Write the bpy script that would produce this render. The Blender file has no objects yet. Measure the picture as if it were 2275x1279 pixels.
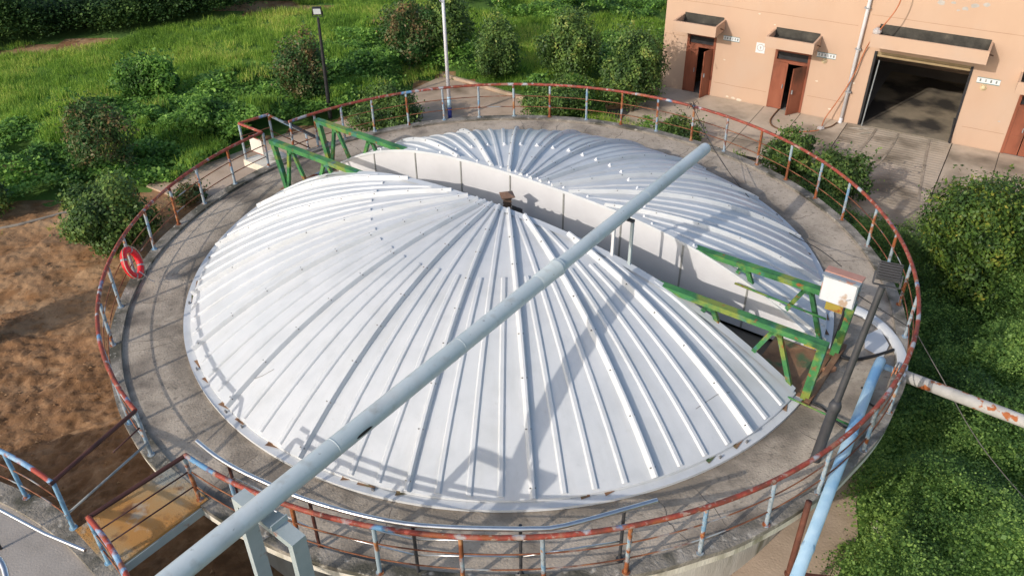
import bpy, math, random
import numpy as np
from mathutils import Vector, Matrix, noise
random.seed(7)
rng = np.random.default_rng(7)
R = math.radians
scn = bpy.context.scene
COL = scn.collection

# ------------------------------------------------------------------ camera
PITCH, ROLL = 0.609, -0.0139
cd = bpy.data.cameras.new('camera'); cam = bpy.data.objects.new('camera', cd); COL.objects.link(cam)
fw = Vector((0, math.cos(PITCH), -math.sin(PITCH))); r0 = Vector((1, 0, 0)); u0 = r0.cross(fw)
rr = r0*math.cos(ROLL) + u0*math.sin(ROLL); uu = u0*math.cos(ROLL) - r0*math.sin(ROLL)
cam.matrix_world = Matrix(((rr.x, uu.x, -fw.x, 0.079), (rr.y, uu.y, -fw.y, -15.744), (rr.z, uu.z, -fw.z, 10.396), (0, 0, 0, 1)))
cd.sensor_width = 36; cd.lens = 1846.2/2275*36; cd.clip_end = 600; cd.clip_start = 0.1
scn.camera = cam
scn.render.resolution_x = 1024; scn.render.resolution_y = 575
# ------------------------------------------------------------------ light
SUN_AZ, SUN_EL = R(41), R(26)
sdir = Vector((math.cos(SUN_AZ)*math.cos(SUN_EL), math.sin(SUN_AZ)*math.cos(SUN_EL), -math.sin(SUN_EL)))
sl = bpy.data.lights.new('sun', 'SUN'); sun = bpy.data.objects.new('sun', sl); COL.objects.link(sun)
sl.energy = 2.3; sl.angle = R(0.55); sl.color = (1.0, 0.92, 0.83)
sun.rotation_euler = sdir.to_track_quat('-Z', 'Y').to_euler()
w = bpy.data.worlds.new('World'); scn.world = w; w.use_nodes = True
nt = w.node_tree; bg = nt.nodes['Background']; sky = nt.nodes.new('ShaderNodeTexSky')
sky.sky_type = 'NISHITA'; sky.sun_disc = False; sky.sun_elevation = SUN_EL
sky.sun_rotation = math.atan2(-sdir.x, -sdir.y); sky.air_density = 1.0; sky.dust_density = 2.0
bg.inputs['Strength'].default_value = 0.15
nt.links.new(sky.outputs[0], bg.inputs['Color'])
scn.view_settings.view_transform = 'Standard'; scn.view_settings.look = 'None'
scn.view_settings.exposure = 0.30; scn.view_settings.gamma = 1.0; scn.view_settings.use_curve_mapping = False

# ------------------------------------------------------------------ materials
def M(name, stops, scale=3.0, rough=0.7, bump=0.0, bscale=None, detail=6, metal=0.0, stain=None, sscale=0.6, srange=(0.5, 0.7), coat=0.0, spec=0.4, stretch=None, speck=None, noise_rough=0.6):
    m = bpy.data.materials.new(name); m.use_nodes = True
    t = m.node_tree; n = t.nodes; l = t.links; b = n['Principled BSDF']
    geo = n.new('ShaderNodeNewGeometry'); src = geo.outputs['Position']
    if stretch:
        mp = n.new('ShaderNodeMapping'); mp.inputs['Scale'].default_value = stretch; l.new(src, mp.inputs[0]); src = mp.outputs[0]
    nz = n.new('ShaderNodeTexNoise'); nz.inputs['Scale'].default_value = scale; nz.inputs['Detail'].default_value = detail; nz.inputs['Roughness'].default_value = noise_rough
    l.new(src, nz.inputs['Vector'])
    cr = n.new('ShaderNodeValToRGB'); e = cr.color_ramp.elements
    while len(e) < len(stops): e.new(0.5)
    for k, (p, c) in enumerate(stops): e[k].position = p; e[k].color = (*c, 1)
    l.new(nz.outputs['Fac'], cr.inputs['Fac']); out = cr.outputs['Color']
    def over(out, colr, sc, rg, amt=1.0, seed=3.1):
        n2 = n.new('ShaderNodeTexNoise'); n2.inputs['Scale'].default_value = sc; n2.inputs['Detail'].default_value = 7
        ad = n.new('ShaderNodeVectorMath'); ad.operation = 'ADD'; ad.inputs[1].default_value = (seed, seed*2, seed*3); l.new(src, ad.inputs[0]); l.new(ad.outputs[0], n2.inputs['Vector'])
        mr = n.new('ShaderNodeMapRange'); mr.inputs[1].default_value = rg[0]; mr.inputs[2].default_value = rg[1]; mr.inputs[4].default_value = amt; mr.clamp = True
        l.new(n2.outputs['Fac'], mr.inputs[0])
        mx = n.new('ShaderNodeMix'); mx.data_type = 'RGBA'; l.new(mr.outputs[0], mx.inputs[0]); l.new(out, mx.inputs[6]); mx.inputs[7].default_value = (*colr, 1)
        return mx.outputs[2]
    if stain: out = over(out, stain, sscale, srange)
    if speck:
        for k, (c2, s2, r2, a2) in enumerate(speck): out = over(out, c2, s2, r2, a2, 11.7+k*5)
    l.new(out, b.inputs['Base Color'])
    b.inputs['Roughness'].default_value = rough; b.inputs['Metallic'].default_value = metal
    b.inputs['Specular IOR Level'].default_value = spec; b.inputs['Coat Weight'].default_value = coat
    if bump:
        bz = n.new('ShaderNodeTexNoise'); bz.inputs['Scale'].default_value = bscale or scale*4; bz.inputs['Detail'].default_value = 8
        l.new(src, bz.inputs['Vector']); bp = n.new('ShaderNodeBump'); bp.inputs['Strength'].default_value = bump; bp.inputs['Distance'].default_value = 0.03
        l.new(bz.outputs['Fac'], bp.inputs['Height']); l.new(bp.outputs[0], b.inputs['Normal'])
    return m
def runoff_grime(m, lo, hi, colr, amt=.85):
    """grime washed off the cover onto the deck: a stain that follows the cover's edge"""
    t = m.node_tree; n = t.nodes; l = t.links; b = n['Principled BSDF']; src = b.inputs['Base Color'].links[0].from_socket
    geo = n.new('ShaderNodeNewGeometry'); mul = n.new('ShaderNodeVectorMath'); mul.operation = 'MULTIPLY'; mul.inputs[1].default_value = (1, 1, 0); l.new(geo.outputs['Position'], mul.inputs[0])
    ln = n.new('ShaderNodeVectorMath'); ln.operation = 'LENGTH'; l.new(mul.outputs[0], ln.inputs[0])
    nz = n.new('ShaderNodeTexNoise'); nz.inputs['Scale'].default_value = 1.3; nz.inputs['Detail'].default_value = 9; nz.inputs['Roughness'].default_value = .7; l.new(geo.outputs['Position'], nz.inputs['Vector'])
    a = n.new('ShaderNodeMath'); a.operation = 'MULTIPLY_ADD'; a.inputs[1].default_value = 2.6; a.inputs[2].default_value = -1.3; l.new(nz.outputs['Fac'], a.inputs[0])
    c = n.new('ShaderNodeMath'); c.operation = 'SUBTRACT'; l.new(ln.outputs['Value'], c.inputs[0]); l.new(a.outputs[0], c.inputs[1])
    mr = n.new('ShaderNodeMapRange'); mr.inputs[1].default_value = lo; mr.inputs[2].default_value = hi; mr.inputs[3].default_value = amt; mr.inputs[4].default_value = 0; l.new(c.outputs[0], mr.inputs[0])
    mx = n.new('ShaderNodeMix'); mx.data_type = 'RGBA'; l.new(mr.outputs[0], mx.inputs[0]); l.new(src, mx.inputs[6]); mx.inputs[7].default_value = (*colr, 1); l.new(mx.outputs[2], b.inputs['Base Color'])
def leafmat(name, cols, trans=0.25, rough=0.5, nsc=1.1, amp=0.9):
    m = bpy.data.materials.new(name); m.use_nodes = True
    t = m.node_tree; n = t.nodes; l = t.links; b = n['Principled BSDF']; o = n['Material Output']
    at = n.new('ShaderNodeAttribute'); at.attribute_name = 'tint'
    geo = n.new('ShaderNodeNewGeometry'); nz = n.new('ShaderNodeTexNoise'); nz.inputs['Scale'].default_value = nsc; nz.inputs['Detail'].default_value = 5
    l.new(geo.outputs['Position'], nz.inputs['Vector'])
    ma = n.new('ShaderNodeMath'); ma.operation = 'MULTIPLY_ADD'; ma.inputs[1].default_value = amp; ma.inputs[2].default_value = -amp/2; l.new(nz.outputs['Fac'], ma.inputs[0])
    ad = n.new('ShaderNodeMath'); ad.operation = 'ADD'; ad.use_clamp = True; l.new(at.outputs['Fac'], ad.inputs[0]); l.new(ma.outputs[0], ad.inputs[1])
    cr = n.new('ShaderNodeValToRGB'); e = cr.color_ramp.elements
    while len(e) < len(cols): e.new(0.5)
    for k, (p, c) in enumerate(cols): e[k].position = p; e[k].color = (*c, 1)
    l.new(ad.outputs[0], cr.inputs[0]); l.new(cr.outputs[0], b.inputs['Base Color']); b.inputs['Roughness'].default_value = rough; b.inputs['Specular IOR Level'].default_value = 0.3
    tr = n.new('ShaderNodeBsdfTranslucent'); l.new(cr.outputs[0], tr.inputs[0]); mx = n.new('ShaderNodeMixShader'); mx.inputs[0].default_value = trans
    l.new(b.outputs[0], mx.inputs[1]); l.new(tr.outputs[0], mx.inputs[2]); l.new(mx.outputs[0], o.inputs['Surface'])
    return m
m_white = M('white_fibreglass', [(0.3, (0.59, 0.61, 0.62)), (0.7, (0.66, 0.67, 0.675))], 1.2, 0.40, 0.05, 40, stain=(0.52, 0.53, 0.52), sscale=0.9, srange=(0.58, 0.85), coat=0.12,
            speck=[((0.46, 0.46, 0.43), 9, (0.64, 0.78), 0.35), ((0.50, 0.52, 0.53), 2.4, (0.50, 0.75), 0.5)])
def dome_dirt(m):
    # faint water streaks running outwards down the sheets
    t = m.node_tree; n = t.nodes; l = t.links; b = n['Principled BSDF']; src = b.inputs['Base Color'].links[0].from_socket
    geo = n.new('ShaderNodeNewGeometry'); gr_ = n.new('ShaderNodeTexGradient'); gr_.gradient_type = 'RADIAL'; l.new(geo.outputs['Position'], gr_.inputs[0])
    mul = n.new('ShaderNodeVectorMath'); mul.operation = 'MULTIPLY'; mul.inputs[1].default_value = (1, 1, 0); l.new(geo.outputs['Position'], mul.inputs[0]); ln = n.new('ShaderNodeVectorMath'); ln.operation = 'LENGTH'; l.new(mul.outputs[0], ln.inputs[0])
    cb = n.new('ShaderNodeCombineXYZ'); k = n.new('ShaderNodeMath'); k.operation = 'MULTIPLY'; k.inputs[1].default_value = 150; l.new(gr_.outputs['Fac'], k.inputs[0]); l.new(k.outputs[0], cb.inputs[0]); q = n.new('ShaderNodeMath'); q.operation = 'MULTIPLY'; q.inputs[1].default_value = .7; l.new(ln.outputs['Value'], q.inputs[0]); l.new(q.outputs[0], cb.inputs[1])
    nz = n.new('ShaderNodeTexNoise'); nz.inputs['Scale'].default_value = 1.0; nz.inputs['Detail'].default_value = 8; nz.inputs['Roughness'].default_value = .65; l.new(cb.outputs[0], nz.inputs['Vector'])
    mr = n.new('ShaderNodeMapRange'); mr.inputs[1].default_value = .50; mr.inputs[2].default_value = .78; mr.inputs[4].default_value = .34; l.new(nz.outputs['Fac'], mr.inputs[0])
    mx = n.new('ShaderNodeMix'); mx.data_type = 'RGBA'; l.new(mr.outputs[0], mx.inputs[0]); l.new(src, mx.inputs[6]); mx.inputs[7].default_value = (.43, .43, .40, 1); l.new(mx.outputs[2], b.inputs['Base Color'])
dome_dirt(m_white)
m_wallwhite = M('white_wall_sheet', [(0.3, (0.588, 0.583, 0.589)), (0.7, (0.672, 0.668, 0.676))], 1.4, 0.5, 0.03, 30)
m_grey_batten = M('grey_batten', [(0.3, (0.22, 0.22, 0.20)), (0.7, (0.34, 0.34, 0.32))], 6, 0.6)
m_bolt = M('grey_bolt', [(0.3, (0.12, 0.12, 0.12)), (0.7, (0.25, 0.25, 0.25))], 9, 0.5)
m_boltw = M('white_cap', [(0.3, (0.75, 0.76, 0.78)), (0.7, (0.82, 0.83, 0.84))], 9, 0.4)
m_deck = M('deck_concrete', [(0.28, (0.33, 0.27, 0.205)), (0.5, (0.46, 0.385, 0.30)), (0.72, (0.57, 0.48, 0.375))], 1.6, 0.88, 0.5, 24, detail=12,
           stain=(0.15, 0.125, 0.10), sscale=0.8, srange=(0.49, 0.66), speck=[((0.52, 0.435, 0.345), 0.9, (0.55, 0.70), 0.8), ((0.13, 0.11, 0.09), 12, (0.58, 0.70), 0.6)], noise_rough=0.72)
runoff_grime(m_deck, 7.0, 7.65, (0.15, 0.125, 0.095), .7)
m_curb = M('curb_concrete', [(0.3, (0.15, 0.135, 0.11)), (0.55, (0.28, 0.25, 0.21)), (0.75, (0.40, 0.36, 0.31))], 3, 0.92, 0.7, 24, detail=12, stain=(0.085, 0.08, 0.06), sscale=1.8, srange=(0.47, 0.62), speck=[((0.5, 0.46, 0.39), 7, (0.60, 0.68), 0.7)])
m_fascia = M('pale_render', [(0.3, (0.56, 0.51, 0.42)), (0.6, (0.72, 0.67, 0.57))], 2.5, 0.9, 0.3, 25, stain=(0.27, 0.25, 0.17), sscale=2.2, srange=(0.55, 0.68), stretch=(1, 1, 0.25))
m_ground = M('brown_soil', [(0.28, (0.212, 0.112, 0.053)), (0.5, (0.371, 0.219, 0.111)), (0.72, (0.530, 0.348, 0.201))], 0.5, 0.95, 1.0, 7, detail=12, stain=(0.254, 0.129, 0.053), sscale=1.1, srange=(0.48, 0.62), noise_rough=0.7)
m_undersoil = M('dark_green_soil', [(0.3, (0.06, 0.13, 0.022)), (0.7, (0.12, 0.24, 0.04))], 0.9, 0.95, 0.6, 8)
m_pave = M('pavement_concrete', [(0.28, (0.38, 0.31, 0.23)), (0.5, (0.52, 0.435, 0.335)), (0.72, (0.62, 0.52, 0.41))], 0.7, 0.86, 0.25, 30, detail=10, stain=(0.20, 0.165, 0.12), sscale=0.5, srange=(0.49, 0.68), noise_rough=0.7)
m_apron = M('peach_concrete', [(0.25, (0.36, 0.265, 0.185)), (0.5, (0.49, 0.37, 0.27)), (0.75, (0.57, 0.44, 0.33))], 0.9, 0.9, 0.4, 20, detail=10, stain=(0.19, 0.14, 0.09), sscale=0.8, srange=(0.52, 0.75))
m_peach = M('peach_render', [(0.3, (0.52, 0.355, 0.25)), (0.7, (0.575, 0.40, 0.285))], 0.5, 0.85, 0.08, 30, stain=(0.53, 0.39, 0.295), sscale=0.8, srange=(0.48, 0.8), stretch=(1, 1, 0.6), speck=[((0.50, 0.33, 0.22), 1.7, (0.60, 0.80), 0.5)])
m_tarblack = M('mossy_bitumen', [(0.3, (0.035, 0.033, 0.028)), (0.6, (0.075, 0.07, 0.058)), (0.8, (0.14, 0.125, 0.10))], 3, 0.9, 0.5, 20)
m_inside = M('interior_render', [(0.3, (0.22, 0.21, 0.20)), (0.7, (0.30, 0.29, 0.28))], 1, 0.9)
m_door = M('red_brown_door', [(0.25, (0.17, 0.055, 0.028)), (0.5, (0.27, 0.085, 0.045)), (0.8, (0.34, 0.12, 0.065))], 1.6, 0.55, 0.1, 20, stain=(0.07, 0.03, 0.018), sscale=1.3, srange=(0.55, 0.72), stretch=(1, 1, 0.4))
m_black = M('black_metal', [(0.3, (0.018, 0.018, 0.02)), (0.7, (0.035, 0.035, 0.038))], 5, 0.5)
m_dkgrey = M('dark_grey_paint', [(0.3, (0.035, 0.036, 0.04)), (0.7, (0.06, 0.06, 0.065))], 4, 0.5)
m_cable = M('cable_rubber', [(0.3, (0.012, 0.012, 0.013)), (0.7, (0.025, 0.025, 0.026))], 5, 0.6)
m_wire = M('thin_wire', [(0.3, (0.10, 0.09, 0.085)), (0.7, (0.16, 0.15, 0.14))], 5, 0.6)
RUST, RED, BLUE, PALE = (0.28, 0.085, 0.028), (0.33, 0.055, 0.035), (0.12, 0.27, 0.44), (0.38, 0.43, 0.46)
m_toprail = M('worn_red_rail', [(0.40, (0.180, 0.052, 0.032)), (0.55, RED), (0.68, (0.324, 0.138, 0.086))], 6, 0.6, 0.2, 60, stain=BLUE, sscale=1.1, srange=(0.60, 0.64), speck=[(PALE, 2.6, (0.585, 0.635), 0.85), (RUST, 3.2, (0.56, 0.62), 0.8), ((0.378, 0.299, 0.241), 9, (0.58, 0.64), 0.7)])
m_toprail2 = M('worn_blue_rail', [(0.40, (0.16, 0.30, 0.46)), (0.55, (0.26, 0.42, 0.58)), (0.68, (0.40, 0.46, 0.52))], 4, 0.6, 0.2, 60, stain=RED, sscale=1.9, srange=(0.52, 0.57), speck=[(RUST, 5, (0.60, 0.66), 0.9)])
m_post2 = M('blue_post', [(0.40, (0.13, 0.28, 0.44)), (0.55, (0.22, 0.40, 0.55)), (0.68, (0.36, 0.42, 0.45))], 4, 0.6, 0.2, 60, stain=RUST, sscale=5, srange=(0.60, 0.66))
m_post = M('worn_blue_post', [(0.38, (0.20, 0.24, 0.27)), (0.5, (0.34, 0.39, 0.42)), (0.62, (0.16, 0.29, 0.42))], 4, 0.6, 0.2, 60, stain=RUST, sscale=3.0, srange=(0.56, 0.61), speck=[((0.40, 0.20, 0.09), 6, (0.60, 0.65), 0.9), ((0.10, 0.05, 0.03), 8, (0.62, 0.70), 0.8)])
m_postr = M('rusty_post', [(0.38, (0.17, 0.06, 0.025)), (0.5, RUST), (0.64, (0.40, 0.20, 0.09))], 5, 0.7, 0.2, 60, stain=(0.30, 0.38, 0.42), sscale=2.4, srange=(0.52, 0.57), speck=[(BLUE, 5, (0.62, 0.66), 0.8)])
m_midrail = M('rusty_rod', [(0.35, (0.10, 0.035, 0.02)), (0.5, (0.20, 0.07, 0.03)), (0.7, (0.33, 0.15, 0.07))], 3, 0.75, stain=(0.30, 0.33, 0.34), sscale=0.9, srange=(0.60, 0.66))
m_brownbar = M('brown_primer_bar', [(0.3, (0.045, 0.018, 0.015)), (0.7, (0.11, 0.04, 0.03))], 3, 0.6)
m_greybar = M('grey_pipe_bar', [(0.3, (0.20, 0.22, 0.22)), (0.7, (0.32, 0.34, 0.34))], 3, 0.5)
m_steel = M('stainless_steel', [(0.3, (0.55, 0.56, 0.58)), (0.7, (0.68, 0.69, 0.70))], 8, 0.34, metal=1.0)
m_green = M('worn_green_paint', [(0.32, (0.02, 0.085, 0.035)), (0.5, (0.045, 0.19, 0.06)), (0.68, (0.10, 0.27, 0.07))], 2.2, 0.55, 0.25, 50, stain=(0.19, 0.24, 0.045), sscale=2.6, srange=(0.52, 0.62), speck=[(RUST, 4.5, (0.62, 0.68), 0.9), ((0.05, 0.16, 0.17), 3.4, (0.58, 0.68), 0.7)])
m_bigpipe = M('grey_green_pipe', [(0.3, (0.47, 0.54, 0.55)), (0.5, (0.54, 0.60, 0.61)), (0.7, (0.60, 0.65, 0.66))], 0.9, 0.40, 0.06, 30, stain=(0.47, 0.50, 0.50), sscale=2.2, srange=(0.55, 0.75), speck=[((0.14, 0.14, 0.13), 16, (0.68, 0.75), 0.6), ((0.36, 0.37, 0.34), 5, (0.56, 0.72), 0.55), ((0.62, 0.64, 0.62), 1.6, (0.55, 0.7), 0.5)])
m_frame = M('grey_green_frame', [(0.3, (0.34, 0.40, 0.40)), (0.7, (0.44, 0.49, 0.49))], 2, 0.5, 0.1, 30, speck=[(RUST, 2.6, (0.64, 0.70), 0.8)])
m_bluepipe = M('light_blue_pipe', [(0.3, (0.240, 0.418, 0.567)), (0.5, (0.372, 0.550, 0.680)), (0.7, (0.504, 0.660, 0.742))], 1.4, 0.45, 0.05, 30, stain=(0.168, 0.352, 0.577), sscale=1.1, srange=(0.55, 0.66))
m_whitepipe = M('rusted_white_pipe', [(0.3, (0.361, 0.352, 0.333)), (0.7, (0.516, 0.502, 0.477))], 3, 0.5, 0.1, 40, stain=(0.361, 0.114, 0.036), sscale=2.9, srange=(0.535, 0.56))
m_rustpole = M('rust_brown_pole', [(0.3, (0.08, 0.028, 0.018)), (0.7, (0.17, 0.06, 0.035))], 4, 0.75, 0.2, 40)
m_plate = M('rusty_orange_plate', [(0.36, (0.31, 0.30, 0.25)), (0.47, (0.42, 0.27, 0.12)), (0.60, (0.45, 0.22, 0.06))], 0.9, 0.7, 0.3, 60, detail=9, stain=(0.16, 0.07, 0.03), sscale=2.6, srange=(0.58, 0.70), speck=[((0.42, 0.38, 0.30), 3, (0.60, 0.70), 0.7)])
m_rustplate = M('brown_rust_plate', [(0.3, (0.13, 0.07, 0.04)), (0.5, (0.24, 0.13, 0.07)), (0.7, (0.30, 0.19, 0.11))], 2, 0.8, 0.3, 30, stain=(0.08, 0.13, 0.06), sscale=2.0, srange=(0.58, 0.68))
m_red = M('red_ring', [(0.3, (0.62, 0.012, 0.02)), (0.7, (0.74, 0.025, 0.035))], 3, 0.5)
m_silver = M('silver_tape', [(0.3, (0.24, 0.25, 0.26)), (0.7, (0.34, 0.35, 0.36))], 8, 0.4)
m_rope = M('pale_rope', [(0.3, (0.45, 0.38, 0.26)), (0.7, (0.62, 0.56, 0.42))], 20, 0.9)
m_boxm = M('box_white_paint', [(0.3, (0.55, 0.57, 0.60)), (0.7, (0.66, 0.67, 0.69))], 3, 0.42, stain=(0.42, 0.31, 0.23), sscale=1.5, srange=(0.60, 0.63))
m_boxside = M('box_blue_grey', [(0.3, (0.20, 0.24, 0.28)), (0.7, (0.32, 0.35, 0.38))], 5, 0.5, stain=(0.38, 0.20, 0.15), sscale=3, srange=(0.56, 0.6))
m_boxtop = M('box_salmon_top', [(0.3, (0.40, 0.20, 0.15)), (0.7, (0.48, 0.26, 0.2))], 5, 0.6)
m_yellow = M('rusty_yellow_bracket', [(0.3, (0.28, 0.26, 0.04)), (0.6, (0.36, 0.27, 0.05))], 4, 0.6, stain=RUST, sscale=5, srange=(0.55, 0.62))
m_brick = M('brick_red', [(0.3, (0.28, 0.14, 0.08)), (0.7, (0.38, 0.20, 0.12))], 8, 0.9, 0.4, 50)
m_chim = M('weathered_vent', [(0.3, (0.09, 0.06, 0.045)), (0.6, (0.17, 0.11, 0.08))], 14, 0.8, 0.4, 60, stretch=(1, 1, .2))
m_chimcap = M('rusty_vent_cap', [(0.3, (0.17, 0.095, 0.06)), (0.7, (0.24, 0.15, 0.105))], 6, 0.75)
m_polewhite = M('white_pole_paint', [(0.3, (0.62, 0.63, 0.68)), (0.7, (0.72, 0.72, 0.76))], 4, 0.4)
m_poleblue = M('blue_pole_paint', [(0.3, (0.02, 0.035, 0.20)), (0.7, (0.03, 0.05, 0.27))], 4, 0.5)
m_lampglass = M('lamp_glass', [(0.3, (0.55, 0.60, 0.64)), (0.7, (0.66, 0.70, 0.72))], 6, 0.15)
m_pvc = M('white_pvc', [(0.3, (0.66, 0.66, 0.68)), (0.7, (0.75, 0.75, 0.76))], 3, 0.35)
m_hose = M('orange_hose', [(0.3, (0.42, 0.13, 0.05)), (0.7, (0.52, 0.18, 0.08))], 5, 0.5)
m_hosebrown = M('brown_hose', [(0.3, (0.12, 0.06, 0.03)), (0.7, (0.19, 0.10, 0.05))], 5, 0.6)
m_sign = M('sign_white', [(0.3, (0.68, 0.70, 0.70)), (0.7, (0.76, 0.77, 0.76))], 8, 0.4)
m_signteal = M('sign_teal_edge', [(0.3, (0.07, 0.22, 0.24)), (0.7, (0.10, 0.28, 0.30))], 8, 0.4)
m_ink = M('sign_ink', [(0.3, (0.10, 0.13, 0.12)), (0.7, (0.14, 0.17, 0.16))], 8, 0.6)
m_gry = M('sign_grey_ink', [(0.3, (0.38, 0.36, 0.36)), (0.7, (0.45, 0.43, 0.43))], 8, 0.6)
m_cream = M('cream_plastic', [(0.3, (0.62, 0.50, 0.30)), (0.7, (0.70, 0.57, 0.36))], 8, 0.5)
m_shutter = M('shutter_ochre', [(0.3, (0.30, 0.22, 0.12)), (0.7, (0.40, 0.30, 0.17))], 3, 0.5)
m_bark = M('bark', [(0.3, (0.06, 0.045, 0.03)), (0.7, (0.13, 0.10, 0.07))], 8, 0.9, 0.4)
m_dirtymud = M('grey_stick', [(0.3, (0.20, 0.18, 0.15)), (0.7, (0.32, 0.29, 0.25))], 6, 0.9)
m_sludge = M('dark_water_floor', [(0.3, (0.10, 0.09, 0.075)), (0.7, (0.17, 0.145, 0.115))], 1, 0.6, stain=(0.10, 0.05, 0.03), sscale=1.2, srange=(0.5, 0.7))
m_rag = M('pale_rag', [(0.3, (0.42, 0.38, 0.36)), (0.7, (0.56, 0.52, 0.50))], 8, 0.8)
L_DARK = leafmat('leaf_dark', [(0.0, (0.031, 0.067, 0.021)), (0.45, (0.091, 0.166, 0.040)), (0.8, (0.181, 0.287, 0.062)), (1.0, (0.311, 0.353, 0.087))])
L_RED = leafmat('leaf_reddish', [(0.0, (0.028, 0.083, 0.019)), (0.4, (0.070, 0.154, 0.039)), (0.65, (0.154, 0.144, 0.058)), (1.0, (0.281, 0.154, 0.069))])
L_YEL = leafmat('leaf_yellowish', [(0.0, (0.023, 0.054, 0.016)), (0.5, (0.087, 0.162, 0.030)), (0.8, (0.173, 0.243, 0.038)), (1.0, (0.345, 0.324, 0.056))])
L_VINE = leafmat('leaf_vine', [(0.0, (0.043, 0.114, 0.024)), (0.5, (0.155, 0.323, 0.059)), (1.0, (0.351, 0.582, 0.113))], 0.42, 0.5, 0.5, 1.8)
L_SCRUB = leafmat('leaf_scrub', [(0.0, (0.015, 0.042, 0.013)), (0.5, (0.062, 0.132, 0.036)), (1.0, (0.163, 0.264, 0.065))], 0.35, 0.6, 0.35, 1.8)
L_GRASS = leafmat('leaf_grass', [(0.0, (0.116, 0.235, 0.033)), (0.5, (0.263, 0.443, 0.060)), (0.85, (0.436, 0.591, 0.095)), (1.0, (0.642, 0.640, 0.164))], 0.45, 0.6, 0.30, 2.2)
L_MID = leafmat('leaf_groundcover', [(0.0, (0.039, 0.092, 0.025)), (0.5, (0.138, 0.261, 0.062)), (1.0, (0.350, 0.521, 0.122))], 0.4, 0.5, 0.55, 2.2)

# ------------------------------------------------------------------ mesh helpers
class MB:
    def __init__(s): s.v = []; s.f = []
    def add(s, vs, fs):
        o = len(s.v); s.v += [tuple(v) for v in vs]; s.f += [tuple(i+o for i in f) for f in fs]; return s
    def box(s, c, size, ax=None):
        c = Vector(c); X, Y, Z = ax if ax else (Vector((1, 0, 0)), Vector((0, 1, 0)), Vector((0, 0, 1)))
        a, b, d = size[0]/2, size[1]/2, size[2]/2
        vs = [c+X*sx*a+Y*sy*b+Z*sz*d for sz in (-1, 1) for sx, sy in ((-1, -1), (1, -1), (1, 1), (-1, 1))]
        return s.add(vs, [(3, 2, 1, 0), (4, 5, 6, 7), (0, 1, 5, 4), (1, 2, 6, 5), (2, 3, 7, 6), (3, 0, 4, 7)])
    def beam(s, p, q, w_, h_, up=(0, 0, 1)):
        p, q = Vector(p), Vector(q); X = (q-p); L = X.length; X.normalize(); U = Vector(up)
        if abs(X.dot(U)) > 0.98: U = Vector((0.8, -0.6, 0))
        Y = U.cross(X).normalized(); Z = X.cross(Y)
        return s.box((p+q)/2, (L, w_, h_), (X, Y, Z))
    def tube(s, path, r, n=10, cap=True, closed=False):
        P = [Vector(p) for p in path]; rs = r if isinstance(r, (list, tuple)) else [r]*len(P)
        o = len(s.v); N = len(P); prev = None
        for i, p in enumerate(P):
            a = P[(i-1) % N] if (i > 0 or closed) else p; b = P[(i+1) % N] if (i < N-1 or closed) else p
            T = (b-a).normalized()
            if prev is None:
                ref = Vector((0, 0, 1)) if abs(T.z) < 0.9 else Vector((1, 0, 0)); A = T.cross(ref).normalized()
            else: A = (prev - T*prev.dot(T)).normalized()
            prev = A; B = T.cross(A)
            for k in range(n):
                t = 2*math.pi*k/n; s.v.append(tuple(p + (A*math.cos(t)+B*math.sin(t))*rs[i]))
        for i in range(N if closed else N-1):
            j = (i+1) % N
            for k in range(n):
                k2 = (k+1) % n; s.f.append((o+i*n+k, o+i*n+k2, o+j*n+k2, o+j*n+k))
        if cap and not closed:
            s.f.append(tuple(o+k for k in range(n))[::-1]); s.f.append(tuple(o+(N-1)*n+k for k in range(n)))
        return s
    def grid(s, rows):      # rows: list of equal-length lists of points
        o = len(s.v); W_ = len(rows[0])
        for r_ in rows: s.v += [tuple(p) for p in r_]
        for i in range(len(rows)-1):
            for j in range(W_-1):
                a = o+i*W_+j; s.f.append((a, a+1, a+W_+1, a+W_))
        return s
    def prism(s, poly, z0, z1):
        n = len(poly); o = len(s.v)
        s.v += [(p[0], p[1], z0) for p in poly] + [(p[0], p[1], z1) for p in poly]
        s.f.append(tuple(o+k for k in range(n))[::-1]); s.f.append(tuple(o+n+k for k in range(n)))
        for k in range(n):
            k2 = (k+1) % n; s.f.append((o+k, o+k2, o+n+k2, o+n+k))
        return s
def tag(o, label=None, cat=None, group=None, kind=None):
    if label: o['label'] = label
    if cat: o['category'] = cat
    if group: o['group'] = group
    if kind: o['kind'] = kind
    return o
def wloc(o):
    v = Vector((0, 0, 0))
    while o is not None: v += Vector(o.location); o = o.parent
    return v
def build(name, mb, mat, parent=None, loc=None, smooth=False, local=False, auto=None):
    """mb holds world coordinates unless local; the object's origin is loc (world)."""
    me = bpy.data.meshes.new(name)
    off = Vector((0, 0, 0)) if local else (Vector(loc) if loc is not None else (wloc(parent) if parent else Vector((0, 0, 0))))
    me.from_pydata([(v[0]-off.x, v[1]-off.y, v[2]-off.z) for v in mb.v], [], mb.f)
    me.materials.append(mat); me.update()
    if smooth:
        me.polygons.foreach_set('use_smooth', [True]*len(me.polygons))
        if auto:
            me.set_sharp_from_angle(angle=R(auto))
    o = bpy.data.objects.new(name, me); COL.objects.link(o)
    if parent:
        o.parent = parent
        if loc is not None: o.location = Vector(loc)-wloc(parent)
    elif loc is not None: o.location = loc
    return o
def empty(name, loc, label, cat, group=None):
    o = bpy.data.objects.new(name, None); COL.objects.link(o); o.location = loc; o.empty_display_size = 0.2
    return tag(o, label, cat, group)
def pol(r, a, z=0.0, c=(0, 0)): return Vector((c[0]+r*math.cos(R(a)), c[1]+r*math.sin(R(a)), z))
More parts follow.
